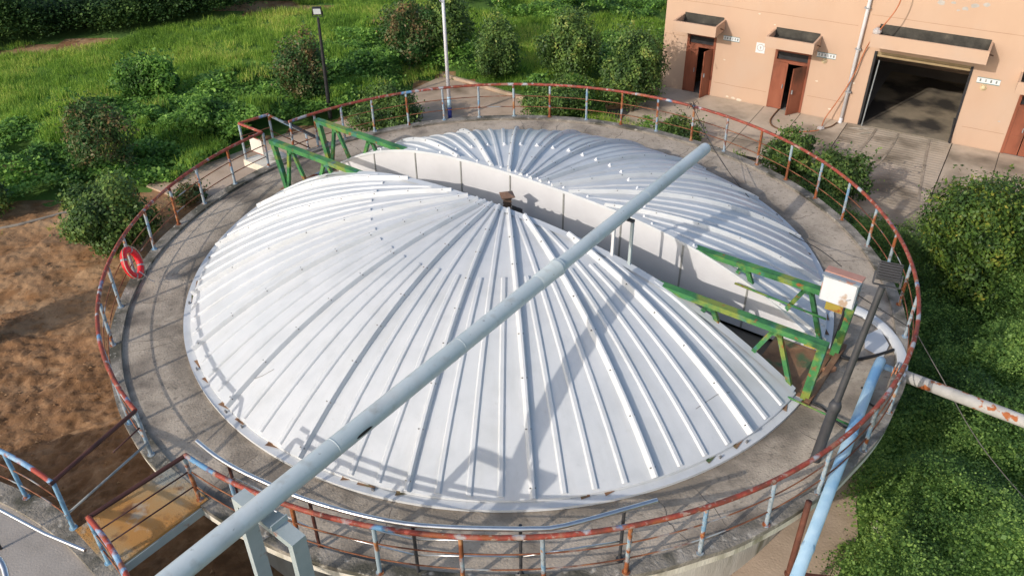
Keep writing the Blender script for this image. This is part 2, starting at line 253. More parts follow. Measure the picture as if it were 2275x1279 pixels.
def arc(r, a0, a1, z, step=2.0, c=(0, 0)):
    n = max(2, int(abs(a1-a0)/step)+1); return [pol(r, a0+(a1-a0)*k/(n-1), z, c) for k in range(n)]
G = -3.0

# ------------------------------------------------------------------ ground and pavements
NVT = (-11.62, -14.06)      # centre of the neighbouring tank
def gz(x, y):
    """gentle relief of the open ground"""
    d = max(0.0, math.hypot(x, y)-13.0)
    k = min(1.0, d/6.0)
    if x > 3 and y > 3: k *= 0.0
    if y > 6 and in_poly(x, y, SOIL): return G-.01
    b = max(0.0, min(1.0, (y-14)/14.0)) * (1.0 if x < 4 else 0.4)
    return G + 0.10*k*noise.noise(Vector((x*0.35, y*0.35, 0))) + 0.5*b*noise.noise(Vector((x*0.09, y*0.09, 3)))+0.25*b
def build_ground():
    xs = sorted(set([-150, -110, -80, -60] + [-50+i*0.9 for i in range(90)] + [32, 40, 60, 90, 130]))
    ys = sorted(set([-120, -80, -50, -32] + [-22+i*0.9 for i in range(92)] + [62, 75, 95, 130, 180]))
    mb = MB(); mb.grid([[(x, y, gz(x, y)-0.012) for x in xs] for y in ys])
    o = build('ground', mb, m_ground, smooth=True); tag(o, kind='structure')
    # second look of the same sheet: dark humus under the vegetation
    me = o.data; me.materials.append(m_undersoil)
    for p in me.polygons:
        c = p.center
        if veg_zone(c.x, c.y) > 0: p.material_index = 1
    return o
def in_poly(x, y, poly):
    ins = False; n = len(poly); j = n-1
    for i in range(n):
        xi, yi = poly[i]; xj, yj = poly[j]
        if (yi > y) != (yj > y) and x < (xj-xi)*(y-yi)/(yj-yi)+xi: ins = not ins
        j = i
    return ins
WD = Vector((0.85065, -0.52573, 0)); WN = Vector((-0.52573, -0.85065, 0)); WO = Vector((8.45, 17.3, 0))   # building facade: along, outward, origin (u=0)
def wp(u, z=0.0, d=0.0): return WO + WD*u + WN*d + Vector((0, 0, G+z))
# concrete pavement outline (world xy)
PAVE = [(wp(-2.2).x, wp(-2.2).y), (5.5, 17.5), (3.4, 15.6), (5.3, 14.0), (7.2, 12.2), (9.0, 11.2), (9.2, 8.3), (10.0, 6.6), (11.6, 5.9), (14.6, 5.9), (16.2, 2.4), (26, 0.0), (27.0, 6.0)]
PATH = [(-12.5, 9.9), (-10.2, 12.2), (-8.6, 14.0), (-6.2, 15.4), (-4.4, 17.9), (-2.95, 19.85), (0.6, 17.0), (1.0, 15.0), (0.6, 11.5), (-0.6, 8.0), (-8.2, 6.0), (-10.3, 8.4)]
SOIL = [(-30, 6.0), (-17.2, 7.8), (-15.2, 9.0), (-13.0, 9.3), (-11.5, 10.3), (-10.2, 12.2), (-8.6, 14.2), (-6.2, 15.7), (-4.4, 18.2), (-2.9, 20.1), (0.75, 17.2), (1.0, 14.9), (5.1, 13.5), (9.0, 11.0), (9.0, 7.0),
        (8.6, 3.0), (8.0, -2.0), (7.6, -3.4), (6.95, -4.3), (6.75, -5.3), (5.7, -6.3), (4.9, -9.0), (5, -20), (-40, -30), (-40, 4)]
def sandy(x, y):
    v = 0
    for cx, cy, a, b, ang in ((-21.6, 24.6, 3.2, 0.8, 0.45), (-13.2, 29.9, 2.4, 1.15, -0.1), (-10.6, 29.6, 2.0, 0.7, 0.2), (-17.6, 11.7, .8, 1.0, 0.3)):
        dx, dy = x-cx, y-cy; c_, s_ = math.cos(ang), math.sin(ang)
        q = ((dx*c_+dy*s_)/a)**2 + ((-dx*s_+dy*c_)/b)**2
        if q < 1: v = 1
    return v
def veg_zone(x, y):
    """0 bare, 1 grass, 2 vine, 3 tall scrub, 4 lush groundcover (right), 5 mixed grass and shrub"""
    if in_poly(x, y, SOIL) or in_poly(x, y, PAVE): return 0
    e = Vector((x, y, 0))-Vector((WO.x, WO.y, 0))
    if e.dot(WN) < 0.25 and -2.4 < e.dot(WD) < 22: return 0
    if sandy(x, y): return 0
    n1 = noise.noise(Vector((x*0.22, y*0.22, 5)))
    if x > 4.9 and y < 9: return 4
    if x > 8.3 and e.dot(WN) > 0: return 0
    if y > 29.0+(x+12)*0.42+1.2*n1 and x < -11.5+1.5*n1: return 3
    if x > -4.5: return 5
    # vine area: band in front of the bright grass
    edge = 13.2 + (x+20)*0.85 + 2.6*n1
    if y < edge and y < 29+2*n1: return 2
    return 1
ground = build_ground()
o = build('path', MB().prism(PATH, G-0.10, G+0.045), m_apron); tag(o, kind='structure')
AP = [(2.4, -6.8)]+[tuple(p)[:2] for p in arc(7.2, -68, 0, 0, 4)]+[(7.2, .5), (8.3, .5)]+[tuple(p)[:2] for p in arc(8.3, -2, -32, 0, 4)]+[(6.8, -5.2), (5.95, -6.3), (5.3, -8), (4.8, -14), (2.2, -14)]
o = build('apron', MB().prism(AP, G-0.08, G+0.012), m_apron); tag(o, kind='structure')
base = build('pavement', MB().prism(PAVE, G-0.10, G+0.006), m_tarblack); tag(base, kind='structure')
# concrete slabs of the yard: children of the pavement, with open joints between
us = [-2.15, 2.33, 3.80, 5.62, 9.38, 10.95, 14.5, 18.0]
ds = [0.02, 3.55, 7.3, 11.5]
for j in range(3):
    for i in range(len(us)-1):
        if i == 3 and j <= 1: continue
        a, b = us[i]+0.012, us[i+1]-0.012; c_, d_ = ds[j]+0.012, ds[j+1]-0.012
        # clip the slab by the pavement outline: keep its cells that lie inside
        nu, nd = max(2, int((b-a)/0.3)), max(2, int((d_-c_)/0.3)); mb = MB(); P = {}
        def vid(p_, q_):
            if (p_, q_) not in P:
                v = wp(a+(b-a)*p_/nu, 0.030, c_+(d_-c_)*q_/nd); P[(p_, q_)] = len(mb.v); mb.v.append((v.x, v.y, v.z + 0.004*noise.noise(v*0.7)))
            return P[(p_, q_)]
        for p_ in range(nu):
            for q_ in range(nd):
                v = wp(a+(b-a)*(p_+.5)/nu, 0, c_+(d_-c_)*(q_+.5)/nd)
                if in_poly(v.x, v.y, PAVE): mb.f.append((vid(p_, q_), vid(p_, q_+1), vid(p_+1, q_+1), vid(p_+1, q_)))
        if mb.f: build('slab', mb, m_pave, base)
# garage ramp with cast anti-slip ribs, its own slab
m_ramp = M('ramp_concrete', [(0.25, (0.33, 0.275, 0.205)), (0.5, (0.46, 0.385, 0.295)), (0.75, (0.54, 0.45, 0.35))], 0.9, 0.86, 0.2, 30, detail=9, stain=(0.19, 0.155, 0.11), sscale=0.7, srange=(0.48, 0.68), stretch=(1, 1, 1))
mb = MB(); rows = []; k = 0
N_ = 36
for q_ in range(N_*2+1):
    d = 0.03+(7.2)*q_/(N_*2); z = 0.036 + (0.014 if (q_ % 2) else 0.0)
    rows.append([wp(5.64+(9.36-5.64)*s_/6, z+.006*noise.noise(Vector((s_*1.3, d*3, 0))), d) for s_ in range(7)])
mb.grid([r_[::-1] for r_ in rows]); build('ramp_slab', mb, m_ramp, base)
# tyre marks curving out of the garage: thin dark rubber on the slab
m_tyre = M('tyre_rubber_mark', [(0.35, (0.26, 0.215, 0.16)), (0.65, (0.42, 0.35, 0.27))], 2.5, 0.9)
for (u_s, u_e, amp, wdt) in ((6.7, 5.95, 0.0, .10), (7.5, 6.9, .1, .08), (8.6, 8.95, .15, .10)):
    L_, R_ = [], []
    for k in range(15):
        t = k/14; d = 0.15+5.2*t; u = u_s+(u_e-u_s)*t*t+amp*math.sin(t*2.2)
        ww = wdt*(0.8+0.4*abs(noise.noise(Vector((u, d*2, 1)))))
        L_.append(wp(u-ww/2, 0.0605, d)); R_.append(wp(u+ww/2, 0.0605, d))
    o = build('tyre_mark', MB().grid([L_, R_]), m_tyre, base)
for (a_, b_) in (((5.75, .55), (6.5, .25)), ((6.1, 1.0), (6.65, .55))):
    rows = [[], []]
    for k in range(7):
        t = k/6; u = a_[0]+(b_[0]-a_[0])*t; d = a_[1]+(b_[1]-a_[1])*t+.05*math.sin(t*3); ww = .05*math.sin(math.pi*(t*.9+.05))
        rows[0].append(wp(u, .066, d-ww)); rows[1].append(wp(u, .066, d+ww))
    build('paint_smear', MB().grid(rows), m_fascia, base)
# kerbs of the planting bed
def kerb(pts, name='kerb'):
    mb = MB()
    for a, b in zip(pts[:-1], pts[1:]):
        mb.beam((a[0], a[1], G+0.04), (b[0], b[1], G+0.04), 0.13, 0.22)
    o = build(name, mb, m_apron); return tag(o, kind='structure')
kerb([(-2.95, 20.0), (-1.2, 18.65), (0.72, 17.1), (1.0, 15.4)])
kerb([(3.3, 15.45), (4.2, 14.75), (5.2, 13.85), (6.4, 12.75)])

# ------------------------------------------------------------------ building
bld = empty('workshop_building', wp(4, 0, 0), 'peach rendered workshop building with canopied doorways and open garage bay', 'building')
H = 6.6; T = 0.24; UE = 17.0; DEEP = 8.0
AX = (WD, WN, Vector((0, 0, 1)))
def wbox(mb, u0, u1, z0, z1, d0, d1): return mb.box(wp((u0+u1)/2, (z0+z1)/2, (d0+d1)/2), (u1-u0, abs(d1-d0), z1-z0), AX)
opens = [(-1.22, 0.0, 2.45), (2.40, 3.78, 2.40), (5.98, 9.30, 2.92), (10.95, 12.2, 2.25)]
mb = MB(); x = -2.25
for (a, b, h_) in opens:
    wbox(mb, x, a, -0.2, H, -T, 0); wbox(mb, a, b, h_, H, -T, 0); x = b
wbox(mb, x, UE, -0.2, H, -T, 0)
wbox(mb, -2.25, -2.25+T, -0.2, H, -DEEP, -T); wbox(mb, UE-T, UE, -0.2, H, -DEEP, -T); wbox(mb, -2.25+T, UE-T, -0.2, H, -DEEP, -DEEP+T)
build('wall', mb, m_peach, bld)
build('roof', wbox(MB(), -2.5, UE+.25, H, H+0.2, -DEEP-.3, 0.3), m_tarblack, bld)
mb = MB(); wbox(mb, -2.0, UE-T-.01, -0.05, 0.02, -DEEP+T, -0.02); build('interior_floor', mb, m_inside, bld)
mb = MB()
for u in (1.1, 4.9, 10.2): wbox(mb, u-.06, u+.06, 0.021, 3.6, -DEEP+T+.01, -T-.01)
wbox(mb, -2.0, UE-T-.01, 3.6, 3.75, -DEEP+T+.01, -T-.01)
build('partition', mb, m_inside, bld)
m_gfloor = M('garage_floor', [(0.3, (0.22, 0.19, 0.14)), (0.7, (0.36, 0.30, 0.22))], 0.9, 0.85, stain=(0.05, 0.045, 0.04), sscale=.6, srange=(.45, .6))
build('garage_floor', wbox(MB(), 5.98, 9.30, 0.021, 0.05, -6.5, 0.0), m_gfloor, bld)
build('back_rail', wbox(MB(), 6.2, 9.9, 1.7, 1.78, -DEEP+T+.02, -DEEP+T+.1), m_pvc, bld)
# hairline render joints
m_joint = M('render_joint', [(0.3, (0.33, 0.20, 0.13)), (0.7, (0.45, 0.28, 0.18))], 3, 0.9)
def joint(u0, u1, z):
    mb = MB(); n = max(2, int((u1-u0)/0.35)); L_ = []; R_ = []
    for k in range(n+1):
        u = u0+(u1-u0)*k/n; zz = z+0.02*noise.noise(Vector((u*1.3, z, 0)))
        L_.append(wp(u, zz-.008, 0.003)); R_.append(wp(u, zz+.008, 0.003))
    return build('render_crack', mb.grid([L_, R_]), m_joint, bld)
for a in ((-2.2, 5.2, 3.72), (5.6, 16, 4.18), (0.1, 2.3, 0.62), (3.9, 5.3, 0.78), (9.5, 10.9, 0.72), (-2.2, -1.3, 2.3)): joint(*a)
# chips in the render
m_chip = M('bare_render', [(0.3, (0.62, 0.54, 0.42)), (0.7, (0.74, 0.66, 0.54))], 6, 0.9)
m_chipg = M('grey_render', [(0.3, (0.38, 0.36, 0.33)), (0.7, (0.52, 0.48, 0.44))], 6, 0.9)
for (u, z, s_, mm) in ((1.55, 3.62, .05, m_chip), (0.42, 1.62, .045, m_chip), (4.15, 1.42, .055, m_chip), (1.0, 0.10, .09, m_chip), (1.25, 0.07, .11, m_chip), (0.75, 0.12, .06, m_chip), (5.5, 1.6, .05, m_chip), (4.85, .42, .06, m_chip), (10.6, 1.15, .04, m_chipg),
                       (2.2, 3.3, .04, m_chip), (7.7, 4.9, .12, m_chipg), (8.1, 4.95, .09, m_chipg), (8.5, 4.8, .1, m_chipg), (8.75, 4.93, .13, m_chipg), (9.1, 5.02, .14, m_chipg), (7.3, 5.05, .08, m_chipg), (8.3, 4.72, .06, m_chipg)):
    vs = []
    for k in range(9):
        t = k/9*2*math.pi; q = s_*(0.6+0.5*random.random()); vs.append(wp(u+q*math.cos(t)*1.2, z+q*math.sin(t)*.7, 0.004))
    build('render_chip', MB().add(vs, [tuple(range(9))]), mm, bld)
# canopies: shallow troughs with a low upstand
def canopy(u0, u1, zt, dp, fh):
    mb = MB(); t = 0.07
    wbox(mb, u0, u1, zt-fh, zt-fh+0.10, 0.002, dp-t)          # slab
    wbox(mb, u0, u1, zt-fh, zt, dp-t, dp)                    # front upstand
    wbox(mb, u0, u0+t, zt-fh+.10, zt, 0.002, dp-t); wbox(mb, u1-t, u1, zt-fh+.10, zt, 0.002, dp-t)
    c = build('canopy', mb, m_peach, bld)
    mb = MB(); wbox(mb, u0+t+.003, u1-t-.003, zt-fh+.101, zt-fh+.16, 0.004, dp-t-.003); wbox(mb, u0+t+.003, u1-t-.003, zt-fh+.161, zt+.07, 0.004, 0.03)
    build('canopy_bitumen', mb, m_tarblack, c)
    build('drain_spout', MB().tube([wp(u1-.02, zt-fh+.2, dp*.5), wp(u1+.13, zt-fh+.17, dp*.5)], .025, 8), m_hosebrown, c)
    return c
canopy(-1.50, 0.27, 3.20, 1.1, 0.40); canopy(2.22, 4.02, 3.16, 1.1, 0.40); canopy(5.88, 9.66, 3.84, 1.1, 0.46); canopy(10.75, 12.6, 3.0, 1.1, 0.40)
def door_set(u0, u1, h_, ang, left_ang=0, close=False):
    f = MB(); t = 0.10
    wbox(f, u0, u0+t, 0.03, h_, -0.16, 0.02); wbox(f, u1-t, u1, 0.03, h_, -0.16, 0.02); wbox(f, u0+t, u1-t, h_-.06, h_, -0.16, 0.02); wbox(f, u0+t, u1-t, h_-.50, h_-.38, -0.16, 0.02)
    fr = build('door_frame', f, m_door, bld)
    build('transom_pane', wbox(MB(), u0+t, u1-t, h_-.38, h_-.06, -.10, -.08), m_black, fr)
    wtot = (u1-u0-2*t); hh = h_-.52
    def leaf(hinge, sgn, a, wleaf):
        X = (WD*sgn*math.cos(R(a)) + WN*math.sin(R(a))); Y = Vector((0, 0, 1)).cross(X)
        c = wp(hinge, 0, 0.0) + X*wleaf/2 + Vector((0, 0, 0.05+hh/2))
        d = build('door', MB().box(c, (wleaf-.01, .05, hh), (X, Y, Vector((0, 0, 1)))), m_door, bld)
        mb = MB()
        for zz, h2 in ((-hh*.27, hh*.36), (hh*.22, hh*.40)):
            for sd in (-1, 1): mb.box(c+Y*sd*.029+Vector((0, 0, zz)), (wleaf*.68, .008, h2), (X, Y, Vector((0, 0, 1))))
        build('door_panel', mb, m_door, d)
        hp = wp(hinge, 0, 0)+X*(wleaf-.08)+Vector((0, 0, 1.0)); mb = MB()
        for sd in (-1, 1): mb.box(hp+Y*sd*.05, (.03, .05, .16), (X, Y, Vector((0, 0, 1))))
        build('handle', mb, m_silver, d)
    leaf(u0+t, 1, left_ang, wtot*.42); leaf(u1-t, -1, ang, wtot*.56)
door_set(-1.22, 0.0, 2.45, 74, 2); door_set(2.40, 3.78, 2.40, 58, 5); door_set(10.95, 12.2, 2.25, 0, 0)
# garage mouth: dark guide rails, rolled shutter, lintel
for a_ in (5.98, 9.22): build('shutter_guide', wbox(MB(), a_, a_+.08, 0.03, 2.92, -.20, .03), m_black, bld)
mb = MB()
for k in range(2): wbox(mb, 6.07, 9.21, 2.72+k*.10, 2.81+k*.10, -.16+.01*(k % 2), -.05)
build('roller_shutter', mb, m_shutter, bld)
build('leaning_bar', MB().tube([wp(6.15, .05, .10), wp(6.20, 2.6, -.02)], .025, 8), m_greybar, bld)
build('leaning_bar', MB().tube([wp(9.28, .05, .12), wp(9.20, 1.0, .06)], .03, 8), m_black, bld)
# flat plates with short rows of characters; too small in the photograph to read as more than strokes
def plate_sign(u, z, w_, h_, n, label, side):
    root = empty('door_sign', wp(u, z, .02), label, 'sign', 'white name plates beside the doorways')
    build('plate', wbox(MB(), u-w_/2, u+w_/2, z-h_/2, z+h_/2, .004, .024), m_sign, root)
    mb = MB(); wbox(mb, u-w_/2, u+w_/2, z-h_/2-.022, z-h_/2-.001, .004, .022); wbox(mb, u-w_/2, u+w_/2, z+h_/2+.001, z+h_/2+.015, .004, .022); build('edge_strip', mb, m_signteal, root)
    mb = MB(); st = random.Random(n*7)
    for k in range(n):
        cu = u-w_/2+w_*(k+.7)/(n+.4); s_ = h_*.42
        for q in range(3): wbox(mb, cu-s_*.42, cu+s_*.42, z-s_/2+s_*q*.5+.0, z-s_/2+s_*q*.5+.014, .0245, .0265)
        wbox(mb, cu-.008+st.uniform(-.02, .02), cu+.008+st.uniform(-.0, .02), z-s_*.6, z+s_*.6, .0268, .0285)
    build('lettering', mb, m_ink, root)['kind'] = 'stuff'
plate_sign(0.60, 2.50, .66, .15, 6, 'white name plate high on the wall beside the leftmost doorway', 1)
plate_sign(4.32, 2.46, .70, .16, 6, 'white name plate on the wall between the middle doorway and the downpipe', 1)
plate_sign(9.88, 2.50, .74, .17, 4, 'white name plate on the wall just right of the garage bay', 1)
for (u, z, s_, lb) in ((4.28, 2.25, .2, 'cream light fitting under the name plate beside the middle doorway'), (9.78, 2.26, .22, 'cream light fitting under the name plate right of the garage bay')):
    r_ = empty('wall_light', wp(u, z, 0), lb, 'wall light', 'cream wall light fittings')
    build('base', MB().tube([wp(u, z, .003), wp(u, z, .04)], s_/2, 14), m_cream, r_)
    build('cover', MB().tube([wp(u, z, .041), wp(u, z, .08), wp(u, z, .10)], [s_*.42, s_*.34, s_*.1], 14), m_cream, r_, smooth=True)
root = empty('wall_notice', wp(1.80, 2.33, .02), 'square white notice with a round emblem between the two left doorways', 'sign')
build('plate', wbox(MB(), 1.62, 1.98, 2.13, 2.53, .004, .02), m_sign, root)
mb = MB(); rows = [[wp(1.80+q*math.cos(t), 2.345+q*math.sin(t), .0225) for t in [k/24*2*math.pi for k in range(25)]] for q in (.115, .14)]; mb.grid(rows)
mb.tube([wp(1.80, 2.36, .0215), wp(1.80, 2.36, .0235)], .035, 12); wbox(mb, 1.785, 1.815, 2.27, 2.35, .0215, .023)
build('round_emblem', mb, m_gry, root)
# downpipe
root = empty('downpipe', wp(5.36, 0, .1), 'white plastic downpipe running down the wall left of the garage bay', 'pipe')
build('pipe', MB().tube([wp(5.36, .08, .10), wp(5.43, 5.5, .10), wp(5.43, 6.5, .10)], .065, 12), m_pvc, root, smooth=True)
build('shoe', MB().tube([wp(5.36, .20, .10), wp(5.355, .06, .12), wp(5.36, .04, .24)], .07, 12), m_pvc, root, smooth=True)
for z in (1.25, 2.9, 4.4): build('clip', wbox(MB(), 5.30, 5.50, z, z+.04, .0, .18), m_silver, root)
# hoses
hp = [wp(6.5, 6.0, .9), wp(6.5, 4.9, .9), wp(6.1, 3.98, 1.0), wp(5.70, 3.1, .15), wp(5.45, 1.9, .19), wp(5.15, 1.0, .3), wp(4.85, .25, .55), Vector((11.96, 13.72, G+.06)), Vector((11.6, 13.55, G+.05)), Vector((11.0, 13.50, G+.05)), Vector((10.6, 13.55, G+.05)), Vector((10.42, 13.7, G+.05))]
def smoothp(P, n=5):
    out = []; P = [Vector(p) for p in P]
    for i in range(len(P)-1):
        a = P[max(i-1, 0)]; b = P[i]; c = P[i+1]; d = P[min(i+2, len(P)-1)]
        for k in range(n):
            t = k/n; out.append(0.5*((2*b)+(c-a)*t+(2*a-5*b+4*c-d)*t*t+(3*b-a-3*c+d)*t**3))
    out.append(P[-1]); return out
tag(build('water_hose', MB().tube(smoothp(hp), .022, 8), m_hose, smooth=True), 'orange hose hanging down the facade and curling over the concrete', 'hose')
tag(build('water_hose', MB().tube(smoothp([(10.42, 13.72, G+.052), (10.22, 14.11, G+.05), (10.28, 14.6, G+.05), (10.6, 15.2, G+.05), (11.05, 15.9, G+.05)]), .03, 8), m_hosebrown, smooth=True), 'brown hose lying from the middle doorway out over the slabs', 'hose')
tag(build('water_hose', MB().tube(smoothp([(11.96, 13.72, G+.07), (12.4, 13.9, G+.06), (12.75, 14.25, G+.06), wp(5.3, .06, .35)]), .025, 8), m_hosebrown, smooth=True), 'short dark hose from the hose joint to the foot of the downpipe', 'hose')
vs = [(random.gauss(0, .09), random.gauss(0, .08), random.random()*.12) for k in range(14)]
def lump(name, c, sx, sy, sz, mat, parent=None, n=26, seed=1):
    st = random.Random(seed); mb = MB(); rows = []
    for i in range(7):
        ph = math.pi*i/6; row = []
        for k in range(11):
            th = 2*math.pi*(k % 10)/10; q = 1+.35*noise.noise(Vector((math.cos(th)*1.5+seed, math.sin(th)*1.5, ph*1.4)))
            row.append((c[0]+sx*q*math.sin(ph)*math.cos(th), c[1]+sy*q*math.sin(ph)*math.sin(th), c[2]+sz*q*math.cos(ph)))
        rows.append(row)
    return build(name, mb.grid([r_[::-1] for r_ in rows]), mat, parent)
tag(lump('hose_wrap', (11.96, 13.72, G+.09), .13, .10, .07, m_rag, seed=4), 'pale rag wrapped round the hose joint on the concrete', 'rag')
p_ = wp(6.02, 3.90, .95); tag(lump('rag', (p_.x, p_.y, p_.z), .16, .13, .14, m_rag, seed=9), 'crumpled pale rag on the left corner of the garage canopy', 'rag')

# ------------------------------------------------------------------ concrete tank
tank = empty('concrete_tank', (0, 0, G), 'round concrete tank with a ring walkway around the white cover', 'tank')
def ring(r_in, r_out, z0, z1, a0=0, a1=360, step=2.0, c=(0, 0), jit=0.0):
    mb = MB(); n = int(round(abs(a1-a0)/step)); rows = [[], [], [], [], []]
    for k in range(n+1):
        a = a0+(a1-a0)*k/n; dj = jit*noise.noise(Vector((math.cos(R(a))*9, math.sin(R(a))*9, 0)))
        for j, (r_, z) in enumerate(((r_in, z0), (r_out+dj, z0), (r_out+dj, z1), (r_in, z1), (r_in, z0))): rows[j].append(pol(r_, a, z, c))
    mb.grid(rows)
    return mb
build('tank_wall', ring(7.05, 7.32, G-.15, -.28), m_fascia, tank, smooth=True, auto=40)
mb = MB(); n = 180; rows = [[], []]
for k in range(n+1):
    a = k*2; rows[0].append(pol(7.325, a, -.55)); rows[1].append(pol(8.20, a, -.17))
mb.grid(rows); build('haunch', mb, m_fascia, tank, smooth=True)
build('deck', ring(6.55, 8.20, -.28, 0.0), m_deck, tank, smooth=True, auto=40)
build('deck_kerb', ring(8.20, 8.44, -.035, 0.06, step=1.0, jit=.03), m_curb, tank, smooth=True, auto=40)
build('deck_fascia', ring(8.15, 8.425, -.19, -.037, step=1.0, jit=.02), m_fascia, tank, smooth=True, auto=40)
build('tank_floor', MB().prism([tuple(pol(7.04, k*6))[:2] for k in range(60)], -1.35, -1.3), m_sludge, tank)

m_hair = M('hairline_crack', [(0.3, (0.07, 0.06, 0.05)), (0.7, (0.12, 0.10, 0.085))], 4, 0.9)
st_ = random.Random(31)
for k in range(22):
    a = st_.uniform(0, 360); L_, R_ = [], []; ra = 7.05; aa = a
    for i in range(12):
        ra += .095+st_.uniform(-.02, .02); aa += st_.uniform(-.35, .35); w_ = .05*(1-abs(i-5)/8)/ra*8
        if ra > 8.18: break
        L_.append(pol(ra, aa-w_, .002)); R_.append(pol(ra, aa+w_, .002))
    build('deck_crack', MB().grid([L_, R_]), m_hair, tank)
# neighbouring tank (lower left)
nb = empty('concrete_tank', (NVT[0], NVT[1], G), 'neighbouring tank at the bottom left, only its pale walkway corner in view', 'tank')
m_deck2 = M('pale_deck_concrete', [(0.28, (0.27, 0.245, 0.215)), (0.5, (0.35, 0.315, 0.28)), (0.72, (0.41, 0.37, 0.33))], 1.3, 0.88, 0.25, 30, detail=10, stain=(0.24, 0.21, 0.18), sscale=0.8, srange=(0.52, 0.74))
build('tank_wall', ring(7.05, 7.32, G-.15, -.28, c=NVT), m_fascia, nb, smooth=True, auto=40)
build('deck', ring(5.5, 8.12, -.28, 0.0, c=NVT), m_deck2, nb, smooth=True, auto=40)
build('deck_kerb', ring(8.12, 8.44, -.035, 0.06, step=1.0, jit=.03, c=NVT), m_curb, nb, smooth=True, auto=40)

build('deck_fascia', ring(8.1, 8.425, -.19, -.037, step=1.0, jit=.02, c=NVT), m_fascia, nb, smooth=True, auto=40)
# ------------------------------------------------------------------ railings
def rail_set(root, c, runs, posts, zt=1.08, matpick=None, rr=8.36, tm=None):
    """runs: (a0,a1) arcs; posts: angles"""
    for (a0, a1) in runs:
        build('top_rail', MB().tube(arc(rr, a0, a1, zt, 1.6, c), .04, 10), tm or m_toprail, root, smooth=True, auto=50)
        for z in (.71, .37): build('mid_rail', MB().tube(arc(rr-.005, a0, a1, z, 1.6, c), .0125, 6), m_midrail, root, smooth=True)
    meshes = {}
    for key, mat in (('b', m_post), ('r', m_postr), ('n', m_post2)):
        mb = MB().tube([(0, 0, 0.055), (0, 0, zt-.03)], .034, 10).tube([(0, 0, .05), (0, 0, .072)], .062, 10)
        me = bpy.data.meshes.new('post'); me.from_pydata(mb.v, [], mb.f); me.materials.append(mat); me.polygons.foreach_set('use_smooth', [True]*len(me.polygons)); me.set_sharp_from_angle(angle=R(50)); meshes[key] = me
    for k, a in enumerate(posts):
        key = matpick[k % len(matpick)] if matpick else 'b'
        o = bpy.data.objects.new('post', meshes[key]); COL.objects.link(o); o.parent = root; p = pol(rr, a, 0, c); o.location = p-wloc(root); o.rotation_euler = (random.gauss(0, .012), random.gauss(0, .012), R(a))
root = empty('tank_railing', (0, 0, 0), 'peeling red and blue railing round the main tank walkway', 'railing')
posts = [142.3, 150.5, 158.6, 166.0, 174.0, -178.4, -170.2, -161.0, -152.3, -143.7, -136.8,
         -126.4, -119.6, -112.0, -103.2, -94.7, -86.7, -78.4, -70.3, -61.9, -53.9, -44.5, -36.2, -27.8, -19.6, -11.9, -3.8, 4.0, 12.5, 20.3, 28.0, 35.2, 42.9, 50.4, 58.1, 65.8, 73.2, 81.0, 88.5, 95.9, 103.3, 110.9, 118.3, 124.8, 130.8, 136.2]
pk = 'bbbrbbbbbbb' + 'rbrrrbrbbbbbbbbbrbbrrbrbrbrrbbrbbbb'
rail_set(root, (0, 0), [(142.3, 223.2), (-126.4, 136.2)], posts, matpick=pk)
# landing of the stairs (back left)
A1, A2 = pol(8.36, 142.3, 0), pol(8.36, 136.2, 0); B1, B2 = Vector((-7.40, 5.72, 0)), Vector((-6.72, 6.32, 0))
for a, b in ((A1, B1), (B1, B2)):
    for z, r_, m_ in ((1.08, .04, m_toprail), (.70, .0125, m_midrail), (.37, .0125, m_midrail)):
        if z < 1 and a is A1: continue
        build('top_rail' if z > 1 else 'mid_rail', MB().tube([a+Vector((0, 0, z)), b+Vector((0, 0, z))], r_, 10), m_, root, smooth=True, auto=50)
for p in (B1, B2): build('post', MB().tube([p+Vector((0, 0, -.1)), p+Vector((0, 0, 1.05))], .034, 10), m_post, root, smooth=True, auto=50)
# bridge railings, between the two tanks
C1, C2 = pol(8.36, 223.2, 0), pol(8.36, -126.4, 0); D1, D2 = Vector((-6.79, -7.28, 0)), Vector((-5.99, -7.93, 0))
for a, b in ((C1, D1), (C2, D2)):
    build('top_rail', MB().tube([a+Vector((0, 0, 1.07)), b+Vector((0, 0, 1.07))], .036, 10), m_brownbar, root, smooth=True, auto=50)
build('mid_rail', MB().tube([C1+Vector((0, 0, .72)), C1.lerp(D1, .36)+Vector((0, 0, .70))], .015, 8), m_brownbar, root, smooth=True)
build('mid_rail', MB().tube([C1+Vector((.03, -.03, .37)), D1+Vector((0, 0, .37))], .020, 8), m_greybar, root, smooth=True)
for z in (.74, .40): build('mid_rail', MB().tube([C2+Vector((0, 0, z)), D2+Vector((0, 0, z))], .0125, 8), m_brownbar, root, smooth=True)
nr = empty('tank_railing', (NVT[0], NVT[1], 0), 'blue and red railing of the neighbouring tank at the bottom left', 'railing')
aD1 = math.degrees(math.atan2(D1.y-NVT[1], D1.x-NVT[0])); aD2 = math.degrees(math.atan2(D2.y-NVT[1], D2.x-NVT[0]))
rail_set(nr, NVT, [(aD1, 118), (aD2, 10)], [aD1, aD1+8.2, aD1+16.2, aD1+24.4, aD1+32.6, aD1+40.8, aD2, aD2-8.0, aD2-16.1, aD2-24.2, aD2-32.3], matpick='n', tm=m_toprail2)
